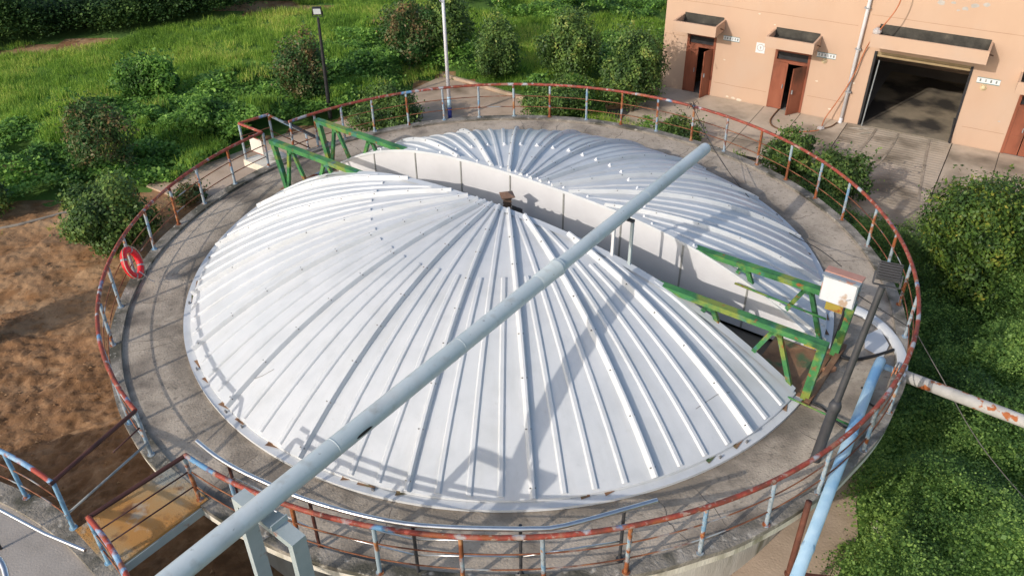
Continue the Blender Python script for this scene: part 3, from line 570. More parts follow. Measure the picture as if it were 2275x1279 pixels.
# stainless handrails
sr = empty('steel_handrail', (0, -8.2, 0), 'bright stainless handrail standing just inside the front of the main railing', 'railing')
tp = [(-4.83, -6.51), (-4.45, -6.83), (-4.02, -7.12), (-3.55, -7.38), (-3.05, -7.64), (-2.55, -7.84), (-2.0, -8.02), (-1.42, -8.16), (-.8, -8.23), (-.2, -8.26), (.3, -8.27), (.78, -8.22), (2.1, -7.80)]
build('handrail', MB().tube([(x, y, 1.15) for x, y in smoothp([(a, b, 0) for a, b in tp[:-1]], 3) for _ in [0]] if False else [(p.x, p.y, 1.15) for p in smoothp([(a, b, 0) for a, b in tp], 3)], .036, 12), m_steel, sr, smooth=True, auto=50)
sp = [(-4.25, -6.92), (-2.88, -7.66), (-1.35, -8.13), (.15, -8.18), (1.62, -7.93)]
for x, y in sp: build('post', MB().tube([(x, y, .0), (x, y, 1.12)], .026, 10).tube([(x, y, 0), (x, y, .03)], .055, 12), m_dkgrey if x > -2 else m_brownbar, sr, smooth=True, auto=50)
for z in (.78, .43):
    for (a, b) in zip(sp[:-1], sp[1:]): build('rod', MB().tube([(a[0], a[1], z), (b[0], b[1], z)], .013, 8), m_steel, sr, smooth=True)
s2 = empty('steel_handrail', (-6.6, -8.0, 0), 'stainless handrail on the neighbouring tank walkway at the left edge', 'railing')
build('handrail', MB().tube([(-9.2, -7.2, 1.0), (-7.35, -7.68, 1.0), (-6.5, -8.12, 1.0), (-5.82, -8.41, 1.0)], .028, 10), m_steel, s2, smooth=True, auto=50)
for x, y in ((-7.75, -7.58),): build('post', MB().tube([(x, y, 0), (x, y, .98)], .022, 10), m_dkgrey, s2, smooth=True)
s3 = empty('steel_handrail', (-7.0, -8.9, 0), 'short curved stainless rail end at the bottom left corner', 'railing')
build('handrail', MB().tube(smoothp([(-8.0, -8.2, 1.0), (-7.2, -8.42, 1.02), (-6.85, -8.62, 1.0), (-6.65, -9.0, .8), (-6.6, -9.3, .4)]), .045, 12), m_steel, s3, smooth=True)

# bridge plate
br = empty('bridge_plate', (-5.8, -6.85, 0), 'rusty chequered steel bridge plate between the two tanks', 'bridge')
q = [Vector((-5.74, -5.96, .065)), Vector((-4.83, -6.72, .065)), Vector((-5.86, -8.05, .065)), Vector((-6.72, -7.30, .065))]
build('deck_plate', MB().prism([(p.x, p.y) for p in q], .02, .068), m_plate, br)
mb = MB(); X = (q[3]-q[0]).normalized(); Yv = Vector((0, 0, 1)).cross(X)
W0 = (q[1]-q[0]).length; L0 = (q[3]-q[0]).length
for i in range(30):
    for j in range(24):
        s_, t_ = (i+.5)/30, (j+.5)/24
        if max(abs(s_-.5), abs(t_-.5)) < .36+.06*noise.noise(Vector((i*.3, j*.3, 0))): continue
        p = q[0].lerp(q[3], s_).lerp(q[1].lerp(q[2], s_), t_); a = R(45 if (i+j) % 2 else -45)
        dx = X*math.cos(a)+Yv*math.sin(a); mb.box(p+Vector((0, 0, .005)), (.032, .008, .004), (dx, Vector((0, 0, 1)).cross(dx), Vector((0, 0, 1))))
ch = build('tread_pattern', mb, m_plate, br); ch['kind'] = 'stuff'
for a, b in ((q[0], q[3]), (q[1], q[2])):
    build('side_channel', MB().beam(a+Vector((0, 0, -.125)), b+Vector((0, 0, -.125)), .06, .16), m_frame, br)

# stairs behind the far left landing
st = empty('access_stairs', (-7.0, 5.8, G), 'steel stairs and concrete landing behind the left end of the green trusses', 'stairs')
build('landing', MB().prism([(A1.x, A1.y), (B1.x-.08, B1.y-.02), (B2.x-.04, B2.y+.08), (A2.x, A2.y)], -.20, -.003), m_fascia, st)
sd = Vector((.64, .77, 0)); S0 = Vector((-6.72, 6.28, 0)); wd_ = Vector((.76, -.64, 0))
nst = 13
for k in range(nst):
    c_ = S0+sd*(.14+.27*k)+wd_*.36+Vector((0, 0, -.22-.215*k)); build('tread', MB().box(c_, (.26, .70, .035), (sd, -wd_, Vector((0, 0, 1)))), m_greybar, st)
for o_ in (0, .74):
    a = S0+wd_*o_; L = .27*nst; b = a+sd*L+Vector((0, 0, -.215*nst)); build('stringer', MB().beam(a+Vector((0, 0, -.16)), b+Vector((0, 0, -.16)), .03, .18), m_dkgrey, st)
    build('handrail', MB().tube([a+Vector((0, 0, 1.08)), b+Vector((0, 0, .95))], .036, 8), m_dkgrey if o_ else m_post, st, smooth=True)
    build('mid_rail', MB().tube([a+Vector((0, 0, .60)), b+Vector((0, 0, .50))], .012, 6), m_midrail, st)
    for t in (.33, .66, 1.0): p = a.lerp(b, t); build('post', MB().tube([p+Vector((0, 0, -.1)), p+Vector((0, 0, 1.0))], .03, 8), m_post, st, smooth=True)
sg = empty('notice_board', (-7.0, 5.3, .35), 'small white rust streaked board hung inside the stair landing rail', 'sign')
a = A1.lerp(B1, .25); b = A1.lerp(B1, .78); n_ = (b-a).normalized()
m_board = M('streaked_white_board', [(0.3, (0.62, 0.58, 0.52)), (0.7, (0.72, 0.69, 0.64))], 3, 0.5, stain=(0.55, 0.30, 0.12), sscale=4, srange=(0.56, 0.68), stretch=(1, 1, .2))
build('board', MB().beam(a+Vector((.06, .06, .52)), b+Vector((.06, .06, .52)), .015, .42), m_board, sg)
build('border', MB().beam(a+Vector((.06, .06, .745)), b+Vector((.06, .06, .745)), .022, .02).beam(a+Vector((.06, .06, .295)), b+Vector((.06, .06, .295)), .022, .02), m_toprail, sg)

# ------------------------------------------------------------------ tank cover: two half domes of ribbed panels
F = Vector((-0.02, 0.28, 0)); TN = Vector((.6, .8, 0)); TU = Vector((.8, -.6, 0))
ROUT, Z0, HD, EX = 6.87, 0.11, 1.65, 2.6
def rho(a):
    d = Vector((math.cos(R(a)), math.sin(R(a)), 0)); b = F.dot(d); c = F.dot(F)-ROUT**2
    return -b+math.sqrt(b*b-c), d
def surf(a, t, h=0.0):
    r_, d = rho(a); p = F+d*(r_*t); sl_ = EX*HD*t**(EX-1)/r_; nrm = Vector((d.x*sl_, d.y*sl_, 1)).normalized()
    return Vector((p.x, p.y, Z0+HD*(1-t**EX))) + nrm*h
def t_cut(a, c):
    r_, d = rho(a); k = d.dot(TN)
    if abs(k) < 1e-4: return 9
    t = (c-F.dot(TN))/(k*r_); return t if t > 0 else 9
def bar_on(mb, a, t0, t1, wb, wt, h, lean=0.0):
    n = max(3, int((t1-t0)*22)); rows = []
    for k in range(n+1):
        t = t0+(t1-t0)*k/n; r_, d = rho(a); side = Vector((-d.y, d.x, 0))
        rows.append([surf(a, t, -.004)-side*wb/2, surf(a, t, h*.6)-side*(wb*.42+wt*.5)*.62+side*lean*.5, surf(a, t, h)-side*wt/2+side*lean, surf(a, t, h)+side*wt/2+side*lean, surf(a, t, h*.6)+side*(wb*.42+wt*.5)*.62+side*lean*.5, surf(a, t, -.004)+side*wb/2])
    mb.grid(rows); o0 = len(mb.v)
    m_ = len(rows[0]); b0 = o0-m_*len(rows)
    mb.f.append(tuple(b0+i for i in range(m_))); mb.f.append(tuple(o0-m_+i for i in range(m_))[::-1])
    return mb
def cover(cut, sgn, phase, label, valid):
    root = empty('tank_cover', (F.x, F.y, 0), label, 'tank cover')
    SA = 360/22; ang0, ang1 = valid
    k0 = math.ceil((ang0-phase)/SA)-1
    seams = []
    a = phase+k0*SA
    while a < ang1:
        lo, hi = max(a, ang0), min(a+SA, ang1)
        if hi-lo > .4:
            mb = MB(); nc = max(2, int((hi-lo)/1.6)); rows = []; NR = 16
            for i in range(NR+1):
                row = []
                for j in range(nc+1):
                    aa = lo+(hi-lo)*j/nc; tc = min(.9999, t_cut(aa, cut)); t = tc+(1-tc)*i/NR
                    row.append(surf(aa, t, 0.0))
                rows.append(row)
            rows.append([p+Vector((0, 0, -.05)) for p in rows[-1]])
            mb.grid([r_[::-1] for r_ in rows] if True else rows)
            pn = build('cover_panel', mb, m_white, root, smooth=True, auto=40)
            for q_, ts in ((.25, .43), (.5, .085), (.75, .43)):
                ra = a+SA*q_
                if not (lo+.6 < ra < hi-.6): continue
                tc = t_cut(ra, cut)
                t0 = max(ts+random.uniform(-.004, .004), tc+.012)
                if t0 > .93: continue
                build('rib', bar_on(MB(), ra, t0, .994, .110, .055, .034), m_white, pn, smooth=True, auto=35)
                if sgn > 0:
                    c_ = surf(ra, t0+.002, .05); build('rib_cap', MB().tube([c_+Vector((0, 0, -.05)), c_+Vector((0, 0, .02))], [.038, .014], 8), m_boltw, pn)
            if ang0+.3 < a < ang1-.3:
                tc = t_cut(a, cut); t0 = max(.02, tc-.001)
                if t0 < .95:
                    sm = build('seam_flange', bar_on(MB(), a, t0, 1.0, .115, .035, .095, -.012*sgn), m_white, pn, smooth=True, auto=30)
                    mb = MB(); n = int((1-t0)*10)
                    r_, d = rho(a); side = Vector((-d.y, d.x, 0))
                    for k in range(n):
                        t = t0+.03+(1-t0-.05)*k/max(1, n-1); p = surf(a, t, .07)+side*(.030); mb.tube([p-side*.01, p+side*.020], .012, 6)
                        p = surf(a, t, .07)-side*(.030); mb.tube([p+side*.01, p-side*.020], .012, 6)
                    b_ = build('bolts', mb, m_bolt, pn); b_['kind'] = 'stuff'
        a += SA
    return root
# angular range of each half, seen from the shared apex F
c0 = F.dot(TN)
def lim(cut):
    h = math.sqrt(ROUT**2-cut*cut); ps = [TN*cut+TU*h, TN*cut-TU*h]
    return [math.degrees(math.atan2((p-F).y, (p-F).x)) for p in ps]
l_near = lim(-.42); a_r, a_l = l_near[0], l_near[1]-360 if l_near[1] > 0 else l_near[1]
near = cover(-.42, -1, -86.9, 'white ribbed front half of the domed tank cover', (a_l+.05, a_r-.05))
def rim(root, cut, sgn):
    # flat flange ring outside the panels, only on this half's side
    a = math.degrees(math.asin(cut/6.9)); base_a = math.degrees(math.atan2(TN.y, TN.x))
    if sgn > 0: a0, a1 = base_a-90+a, base_a+90-a
    else: a0, a1 = base_a+90-a, base_a+270+a
    build('rim_flange', ring(6.62, 7.02, .004, .055, a0, a1, 1.5), m_white, root, smooth=True, auto=40)
    # rusty gaps and cleats under the panel edges
    st_ = random.Random(5)
    n = int((a1-a0)/4.1)
    for k in range(n):
        if st_.random() < .5: continue
        aa = a0+(k+.25+st_.random()*.3)*4.1; wdt = .06+st_.random()*.11; c_ = pol(6.865, aa, .07); X_ = pol(1, aa+90+st_.uniform(-9, 9)); Y_ = pol(1, aa)
        mb = MB().add([c_-X_*wdt, c_+X_*wdt, c_+X_*wdt+Y_*.015, c_-X_*wdt+Y_*.075, c_-X_*wdt+Vector((0, 0, .03)), c_+X_*wdt+Vector((0, 0, .02))], [(0, 1, 2, 3), (0, 1, 5, 4)])
        build('rust_gap', mb, m_rustplate, root)
        if st_.random() < .5: p = pol(6.94, aa+1.2, .055); build('cleat', MB().box(p+Vector((0, 0, .02)), (.05, .03, .05), (X_, Y_, Vector((0, 0, 1)))), m_bolt, root)

def end_wall(root, cut, off, face):
    """vertical white sheets closing the half dome along the truss"""
    h = math.sqrt(6.86**2-cut*cut); n = 9; us_ = [-h+.15+(2*h-.3)*k/n for k in range(n+1)]
    def top(u):
        p = TN*cut+TU*u; d = p-F; r_, _ = rho(math.degrees(math.atan2(d.y, d.x))); t = min(1, d.length/r_); return Z0+HD*(1-t**EX)
    for i in range(n):
        a, b = us_[i]+.006, us_[i+1]-.006; m_ = 8; mb = MB()
        for sd_ in (0, .025):
            rows = [[], []]
            for k in range(m_+1):
                u = a+(b-a)*k/m_; p = TN*(cut+off+face*sd_)+TU*u; rows[0].append(p+Vector((0, 0, -.12))); rows[1].append(p+Vector((0, 0, top(u)+.015)))
            mb.grid(rows)
            if sd_ == 0: first = list(rows[1])
            else: mb.grid([first, rows[1]])
        wpn = build('wall_sheet', mb, m_wallwhite, root)
    for i in range(1, n):
        u = us_[i]; p = TN*(cut+off+face*.034)+TU*u
        build('batten', MB().box(p+Vector((0, 0, (top(u)-.12)/2)), (.035, .018, top(u)+.10), (TU, TN, Vector((0, 0, 1)))), m_grey_batten, root)
    # capping strip along the cut edge
    rows = [[], [], []]
    for k in range(41):
        u = -h+.03+(2*h-.06)*k/40; z = top(u)+.02+.008*noise.noise(Vector((u*3, cut, 0))); q_ = TN*cut+TU*u
        rows[0].append(q_+TN*(off+face*.045)+Vector((0, 0, z-.05))); rows[1].append(q_+TN*(off+face*.04)+Vector((0, 0, z+.012))); rows[2].append(q_-TN*face*.12+Vector((0, 0, z+.004)))
    build('edge_capping', MB().grid(rows), m_white, root)
rim(near, -.42, -1); end_wall(near, -.42, .012, 1)
# repair lines on two panels and the faint hatch
m_crack = M('sealant_line', [(0.3, (0.22, 0.22, 0.21)), (0.7, (0.32, 0.32, 0.31))], 5, 0.7)
def sline(pts, root):
    mb = MB(); P = [surf(a, t, .004) for a, t in pts]
    mb.tube(P, .006, 5); build('repair_seam', mb, m_crack, root)
sline([(-136.0, .925), (-134.6, .90), (-133.6, .872)], near); sline([(-52.6, .905), (-55, .895), (-59.8, .90)], near)
HD, EX = 1.56, 3.0      # the rear half is a little flatter on top
l_far = lim(1.14)
far = cover(1.14, 1, 5.0, 'white ribbed rear half of the domed tank cover', (l_far[0]+.05, l_far[1]-.05))
rim(far, 1.14, 1); end_wall(far, 1.14, -.012, -1)


# ------------------------------------------------------------------ green trusses
def truss(cut, label, u0, u1, ch_end=None):
    root = empty('bridge_truss', TN*cut+TU*u0, label, 'truss', 'green steel trusses of the scraper bridge')
    P = lambda u, z, o=0: TN*(cut+o)+TU*u+Vector((0, 0, z))
    build('top_chord', MB().beam(P(u0-.08, 1.30), P(ch_end if ch_end else u1+.06, 1.30), .16, .11), m_green, root)
    build('chord_lip', MB().beam(P(u0-.08, 1.235, .058), P(ch_end if ch_end else u1+.06, 1.225, .07), .014, .05), m_green, root)
    build('bottom_chord', MB().beam(P(u0+.15, .03), P(u1-.15, .03), .10, .08), m_rustplate, root)
    build('end_post', MB().beam(P(u0+.0, 1.245), P(u0+.24, .04), .13, .11, TN), m_green, root)
    build('end_post', MB().beam(P(u1-.02, 1.245), P(u1-.10, .0), .15, .14, TN), m_green, root)
    tops = [u0+.65+k*((u1-.85)-(u0+.65))/10 for k in range(11)]; bots = [u0+.25]+[(a+b)/2 for a, b in zip(tops[:-1], tops[1:])]+[u1-.32]
    for k, a in enumerate(tops):
        for b in (bots[k], bots[k+1]):
            build('brace', MB().beam(P(a+(.05 if b > a else -.05), 1.245), P(b+(.05 if b < a else -.05), .06), .085, .075, TN), m_green, root)
        if k in (0, 1, 9, 10): build('gusset', MB().box(P(a, 1.20), (.24, .075, .10), (TU, TN, Vector((0, 0, 1)))), m_green, root)
    for u in (u0+.24, u1-.12):
        build('foot_plate', MB().box(P(u, .012), (.28, .26, .024), (TU, TN, Vector((0, 0, 1)))), m_rustplate, root)
    return root
t1 = truss(-.39, 'green steel truss along the front side of the gap in the cover', -7.24, 7.12)
t2 = truss(1.19, 'green steel truss along the rear side of the gap in the cover', -7.26, 7.12, 6.7)
P2 = lambda u, n_, z: TN*n_+TU*u+Vector((0, 0, z))
# floor plates between the trusses
tag(build('floor_plate', MB().box(P2(6.45, .38, .02), (1.1, 1.36, .03), (TU, TN, Vector((0, 0, 1)))), m_rustplate), 'brown rusted floor plate between the right ends of the trusses', 'floor plate')
tag(build('floor_plate', MB().box(P2(-6.15, .38, .02), (1.0, 1.36, .03), (TU, TN, Vector((0, 0, 1)))), m_rustplate), 'rusted floor plate between the left ends of the trusses', 'floor plate')
tag(build('walkway_grating', MB().box(P2(0, .38, -.22), (12.2, 1.5, .04), (TU, TN, Vector((0, 0, 1)))), m_sludge), 'dark walkway floor deep in the gap between the cover halves', 'walkway')
tag(build('steel_channel', MB().beam(P2(7.1, -.55, .06), P2(7.1, 1.5, .06), .10, .10), m_rustplate), 'rusted steel channel lying across the truss ends on the right', 'beam')
tag(build('steel_channel', MB().beam(P2(-6.9, -.35, .05), P2(-6.9, 1.2, .05), .08, .08), m_postr), 'orange rusted channel between the left truss feet', 'beam')
tag(build('thin_pipe', MB().tube([P2(4.9, 1.0, .95), P2(6.75, 1.02, .85)], .022, 8), m_green, smooth=True), 'thin green conduit in front of the rear truss at the right', 'pipe')
tag(build('thin_pipe', MB().tube([P2(6.3, -.62, .13), P2(8.05, -.72, .13)], .018, 8), m_green, smooth=True), 'thin green pipe lying on the walkway beside the front truss foot', 'pipe')
r_ = empty('limit_switch', P2(6.85, -.28, 1.1), 'rusty yellow switch bracket under the right end of the front truss', 'switch')
build('bracket', MB().box(P2(6.84, -.20, 1.12), (.20, .05, .18), (TU, TN, Vector((0, 0, 1)))), m_yellow, r_)
build('roller', MB().tube([P2(6.62, -.16, 1.10), P2(6.78, -.15, 1.12)], .04, 10), m_dkgrey, r_)
# electrical box
bx = empty('electrical_box', (6.12, -3.0, 1.1), 'white electrical box with salmon lid on the rear truss end', 'electrical box')
bc = TU*6.84+TN*1.16+Vector((0, 0, 1.50)); ax3 = (TU, TN, Vector((0, 0, 1)))
Xb = TU.copy(); Yb = Vector((-Xb.y, Xb.x, 0)); axb = (Xb, Yb, Vector((0, 0, 1)))
build('cabinet', MB().box(bc, (.64, .26, .54), axb), m_boxside, bx)
build('door', MB().box(bc-Yb*.142, (.60, .02, .50), axb), m_boxm, bx)
build('lid', MB().box(bc+Vector((0, 0, .284))+Yb*.0, (.68, .34, .025), axb), m_boxside, bx)
build('lid_top', MB().box(bc+Vector((0, 0, .307))+Yb*.06, (.68, .20, .018), axb), m_boxtop, bx)
build('handle', MB().tube([bc-Yb*.15+Xb*.17+Vector((0, 0, -.10)), bc-Yb*.165+Xb*.21+Vector((0, 0, -.07)), bc-Yb*.15+Xb*.25+Vector((0, 0, -.05))], .010, 6), m_silver, bx)
build('bracket', MB().box(bc+Vector((0, 0, -.37))-Yb*.06+Xb*(-.02), (.32, .05, .20), axb), m_yellow, bx)
cab = smoothp([bc+Xb*.18+Vector((0, 0, -.28)), bc+Xb*.16-Yb*.02+Vector((0, 0, -.8)), Vector((6.32, -3.2, .25)), Vector((6.42, -3.38, .06)), Vector((6.7, -3.45, .04)), Vector((7.1, -3.35, .04)), Vector((7.5, -3.2, .05))], 6)
tag(build('thick_cable', MB().tube(cab, .032, 8), m_cable, smooth=True), 'thick black cable dropping from the electrical box to the walkway', 'cable')
tag(build('thin_cable', MB().tube(smoothp([(5.42, -4.62, .05), (5.62, -4.78, .04), (5.7, -5.0, .04), (5.82, -5.25, .04), (5.98, -5.3, .04), (6.12, -5.22, .04)], 5), .02, 8), m_cable, smooth=True), 'thin black cable curling on the walkway below the front truss foot', 'cable')
tag(build('thin_cable', MB().tube(smoothp([(6.45, -4.35, .13), (6.55, -4.45, .05), (6.48, -4.62, .04), (6.58, -4.78, .04), (6.8, -4.8, .04)], 5), .02, 8), m_cable, smooth=True), 'thin black cable from the end of the lying green pipe', 'cable')
tag(build('brick', MB().box((6.08, -3.74, .045), (.23, .12, .085), (Vector((.9, .43, 0)).normalized(), Vector((-.43, .9, 0)).normalized(), Vector((0, 0, 1)))), m_brick), 'single reddish brick on the walkway behind the front truss end', 'brick')
tag(build('thin_cable', MB().tube(smoothp([(5.25, 6.32, 1.12), (5.5, 4.4, .72), (5.95, 2.5, .40), (6.5, .95, .30), (6.85, -.3, .55), (6.35, -2.6, 1.62)], 8), .009, 5), m_cable, smooth=True), 'black cable hanging from the rear railing over the cover to the electrical box', 'cable')
tag(build('thin_cable', MB().tube(smoothp([(5.25, 6.32, 1.10), (5.6, 4.6, .60), (6.05, 3.0, .15), (6.5, 1.9, .08), (6.65, 1.2, .12)], 8), .007, 5), m_wire, smooth=True), 'second thinner cable from the rear railing down to the edge of the cover', 'cable')
tag(build('thin_cable', MB().tube(smoothp([bc+Xb*.3+Vector((0, 0, .0)), Vector((6.9, -3.3, 1.15)), Vector((7.35, -3.85, 1.06))], 8), .009, 5), m_cable, smooth=True), 'black cable from the electrical box to the right hand railing', 'cable')
tag(build('thin_cable', MB().tube(smoothp([(7.38, -3.85, 1.06), (7.9, -4.2, .3), (8.9, -4.9, -1.1), (10.6, -6.0, -2.7), (11.2, -6.4, -2.95)], 8), .010, 5), m_wire, smooth=True), 'grey wire running from the right hand railing down over the undergrowth', 'wire')
kn = MB()
for k in range(7):
    a = k*0.9; kn.tube([(5.25, 6.33, 1.05+.02*k), (5.25+.12*math.cos(a), 6.33+.10*math.sin(a), 1.13+.035*k), (5.25+.17*math.cos(a+.4), 6.33+.12*math.sin(a+.4), .92+.05*k)], .008, 5)
tag(build('cable_knot', kn, m_cable), 'tangle of black wire tied round a post of the rear railing', 'cable')

# vent stack in the gap
vc = empty('vent_stack', (0.0, .50, .6), 'small rusty roof vent with square cap standing in the gap', 'vent')
cx_, cy_ = 0.0, .50; a45 = (Vector((.98, .2, 0)).normalized(), Vector((-.2, .98, 0)).normalized(), Vector((0, 0, 1)))
build('stack', MB().box((cx_, cy_, .76), (.17, .17, .9), a45), m_dkgrey, vc)
build('louvre', MB().box((cx_, cy_, 1.38), (.15, .15, .36), a45), m_chim, vc)
for k in range(4): build('slat', MB().box((cx_, cy_, 1.27+k*.08), (.172, .172, .015), a45), m_chim, vc)
s_ = .15; tp_ = []
for (i, j) in ((-1, -1), (1, -1), (1, 1), (-1, 1)): tp_.append(Vector((cx_, cy_, 1.56))+a45[0]*i*s_+a45[1]*j*s_)
build('cap', MB().add(tp_+[p+Vector((0, 0, .02)) for p in tp_]+[Vector((cx_, cy_, 1.65))], [(3, 2, 1, 0), (0, 1, 5, 4), (1, 2, 6, 5), (2, 3, 7, 6), (3, 0, 4, 7), (4, 5, 8), (5, 6, 8), (6, 7, 8), (7, 4, 8)]), m_chimcap, vc)
tag(build('bracket_box', MB().box((.22, .30, 1.2), (.28, .02, .34), ax3), m_dkgrey), 'small dark plate beside the rusty vent in the gap', 'plate')

# ------------------------------------------------------------------ large pipe over the cover
pa, pb = Vector((-5.69, -12.58, 2.53)), Vector((4.26, .47, 2.66))
lp = empty('overhead_pipe', (pa+pb)/2, 'long grey green pipe crossing diagonally above the cover', 'pipe')
pd_ = (pb-pa).normalized(); tj = .66; pj = pa.lerp(pb, tj)
build('pipe_section', MB().tube([pa, pj-pd_*.02], .137, 28), m_bigpipe, lp, smooth=True, auto=50)
cap_ = [pj]+[pb-pd_*.06]+[pb-pd_*.02, pb+pd_*.015, pb+pd_*.03]
build('pipe_section', MB().tube(cap_, [.125, .125, .118, .09, .03], 28), m_bigpipe, lp, smooth=True, auto=60)
build('coupling', MB().tube([pj-pd_*.62, pj-pd_*.60, pj-pd_*.10, pj-pd_*.08, pj-pd_*.05, pj-pd_*.03, pj, pj+pd_*.02], [.139, .145, .145, .155, .158, .148, .156, .128], 28), m_bigpipe, lp, smooth=True, auto=60)
for t in (.16, .345, .50, .84):
    c_ = pa.lerp(pb, t); r0_ = .1375 if t < tj else .1255
    build('weld_seam', MB().tube([c_-pd_*.012, c_, c_+pd_*.012], [r0_, r0_+.0015, r0_], 28), m_bigpipe, lp, smooth=True)
# worn dark opening on the pipe's lower flank
ps = pa.lerp(pb, .40); side = pd_.cross(Vector((0, 0, 1))).normalized(); upv = side.cross(pd_)
dv = (side*.86+upv*.38).normalized(); rows = []
def smear(t0, t1, a0, a1, rr_, name, mat):
    rows = []
    for i in range(9):
        t = t0+(t1-t0)*i/8; row = []
        for k in range(7):
            a = R(a0+(a1-a0)*k/6); env = math.sin(math.pi*min(1, max(0, i/8)))**.35; am = R((a0+a1)/2); aa = am+(a-am)*env
            row.append(pa.lerp(pb, t)+(side*math.cos(aa)+upv*math.sin(aa))*rr_)
        rows.append(row)
    return build(name, MB().grid(rows), mat, lp)
smear(.362, .380, -10, 14, .1385, 'worn_slot', m_cable)
# front goalpost support
fr = empty('pipe_support', (-2.96, -9.0, G), 'grey steel goalpost frame carrying the pipe at the front railing', 'pipe support')
fa, fb = Vector((-3.36, -8.66, 2.31)), Vector((-2.52, -9.34, 2.31)); fx = (fb-fa).normalized(); fy = Vector((-fx.y, fx.x, 0))
build('cross_beam', MB().box((fa+fb)/2, ((fb-fa).length+.10, .20, .10), (fx, fy, Vector((0, 0, 1)))), m_frame, fr)
for p in (fa, fb): build('leg', MB().box(Vector((p.x, p.y, (2.26+G)/2)), (.10, .20, 2.26-G), (fx, fy, Vector((0, 0, 1)))), m_frame, fr)
cl = (fa+fb)/2+fx*.14; build('saddle', MB().box(cl+Vector((0, 0, .065)), (.16, .24, .03), (fx, fy, Vector((0, 0, 1)))).box(cl+fx*.10+Vector((0, 0, .10)), (.02, .24, .10), (fx, fy, Vector((0, 0, 1)))), m_frame, fr)
# small frame on the ridge
f2 = empty('pipe_support', (2.2, -2.2, 1.5), 'slim steel frame on the ridge of the cover carrying the pipe', 'pipe support')
ga, gb = Vector((2.36, -2.27, 2.49)), Vector((1.86, -1.90, 2.49)); gx = (gb-ga).normalized(); gy = Vector((-gx.y, gx.x, 0))
gb = ga.lerp(gb, .62)
build('cross_beam', MB().box((ga+gb)/2, ((gb-ga).length+.06, .07, .045), (gx, gy, Vector((0, 0, 1)))), m_dkgrey, f2)
for p, mm in ((ga, m_frame), (gb, m_wallwhite)): build('leg', MB().box(Vector((p.x, p.y, 1.96)), (.055, .05, 1.0), (gx, gy, Vector((0, 0, 1)))), mm, f2)

# ------------------------------------------------------------------ lamps, pipes and things on the right
def floodlight(root, c, fwd, mat=m_black):
    fwd = Vector(fwd).normalized(); X = fwd.cross(Vector((0, 0, 1))).normalized(); Y = X.cross(fwd); A = (X, fwd, Y)
    h = build('lamp_housing', MB().box(c, (.34, .07, .28), A), mat, root)
    for k in range(7): build('cooling_fin', MB().box(c-fwd*.065+Y*(-.12+.04*k), (.31, .06, .012), A), mat, h)
    build('lamp_glass', MB().box(c+fwd*.038, (.27, .006, .21), A), m_lampglass, h)
    mb = MB(); [mb.beam(c+X*s_*.19-Y*.02, c+X*s_*.19-Y*.22, .03, .012) for s_ in (-1, 1)]; mb.beam(c-X*.19-Y*.22, c+X*.19-Y*.22, .03, .012)
    build('bracket', mb, mat, root)
fl = empty('floodlight_pole', (5.15, -5.95, 0), 'dark floodlight pole leaning over the walkway at the right with the lamp turned away', 'lamp post')
p0, p1, p2 = Vector((5.12, -6.0, 0)), Vector((5.27, -5.86, 1.05)), Vector((5.66, -5.50, 3.18))
build('pole', MB().tube([p0, p1], .088, 12), m_dkgrey, fl, smooth=True, auto=50)
build('pole', MB().tube([p1-(p2-p1)*.0, p2], [.060, .050], 12), m_dkgrey, fl, smooth=True, auto=50)
build('collar', MB().tube([p1+Vector((0, 0, -.08)), p1+Vector((0, 0, -.02)), p1+Vector((.01, .01, .06)), p1+Vector((.02, .02, .14))], [.089, .10, .10, .07], 12), m_dkgrey, fl, smooth=True)
floodlight(fl, p2+Vector((.10, .10, .20)), (.35, .75, -.75), m_dkgrey)
fb_ = empty('floodlight_pole', (-7.06, 15.55, G), 'slim black pole with one floodlight behind the stair landing', 'lamp post')
build('pole', MB().tube([(-7.1, 15.5, G), (-7.02, 15.52, G+4.0)], [.085, .05], 12), m_black, fb_, smooth=True, auto=50)
floodlight(fb_, Vector((-7.02, 15.5, G+4.25)), (.05, -.9, -.2))
wpole = empty('street_lamp', (-2.28, 15.12, G), 'tall white lamp post with blue foot on the path behind the tank', 'lamp post')
build('pole', MB().tube([(-2.28, 15.12, G+.55), (-2.30, 15.14, G+6.6)], [.075, .05], 12), m_polewhite, wpole, smooth=True)
build('painted_foot', MB().tube([(-2.28, 15.12, G), (-2.28, 15.12, G+.56)], .079, 12), m_poleblue, wpole, smooth=True)
build('foot_band', MB().tube([(-2.28, 15.12, G+.56), (-2.28, 15.12, G+1.0)], .078, 12), m_bluepipe, wpole, smooth=True)
build('lamp_arm', MB().tube(smoothp([(-2.3, 15.1, G+4.6), (-2.42, 15.0, G+4.75), (-2.48, 14.95, G+5.1), (-2.44, 14.95, G+5.7)]), .022, 8), m_polewhite, wpole, smooth=True)
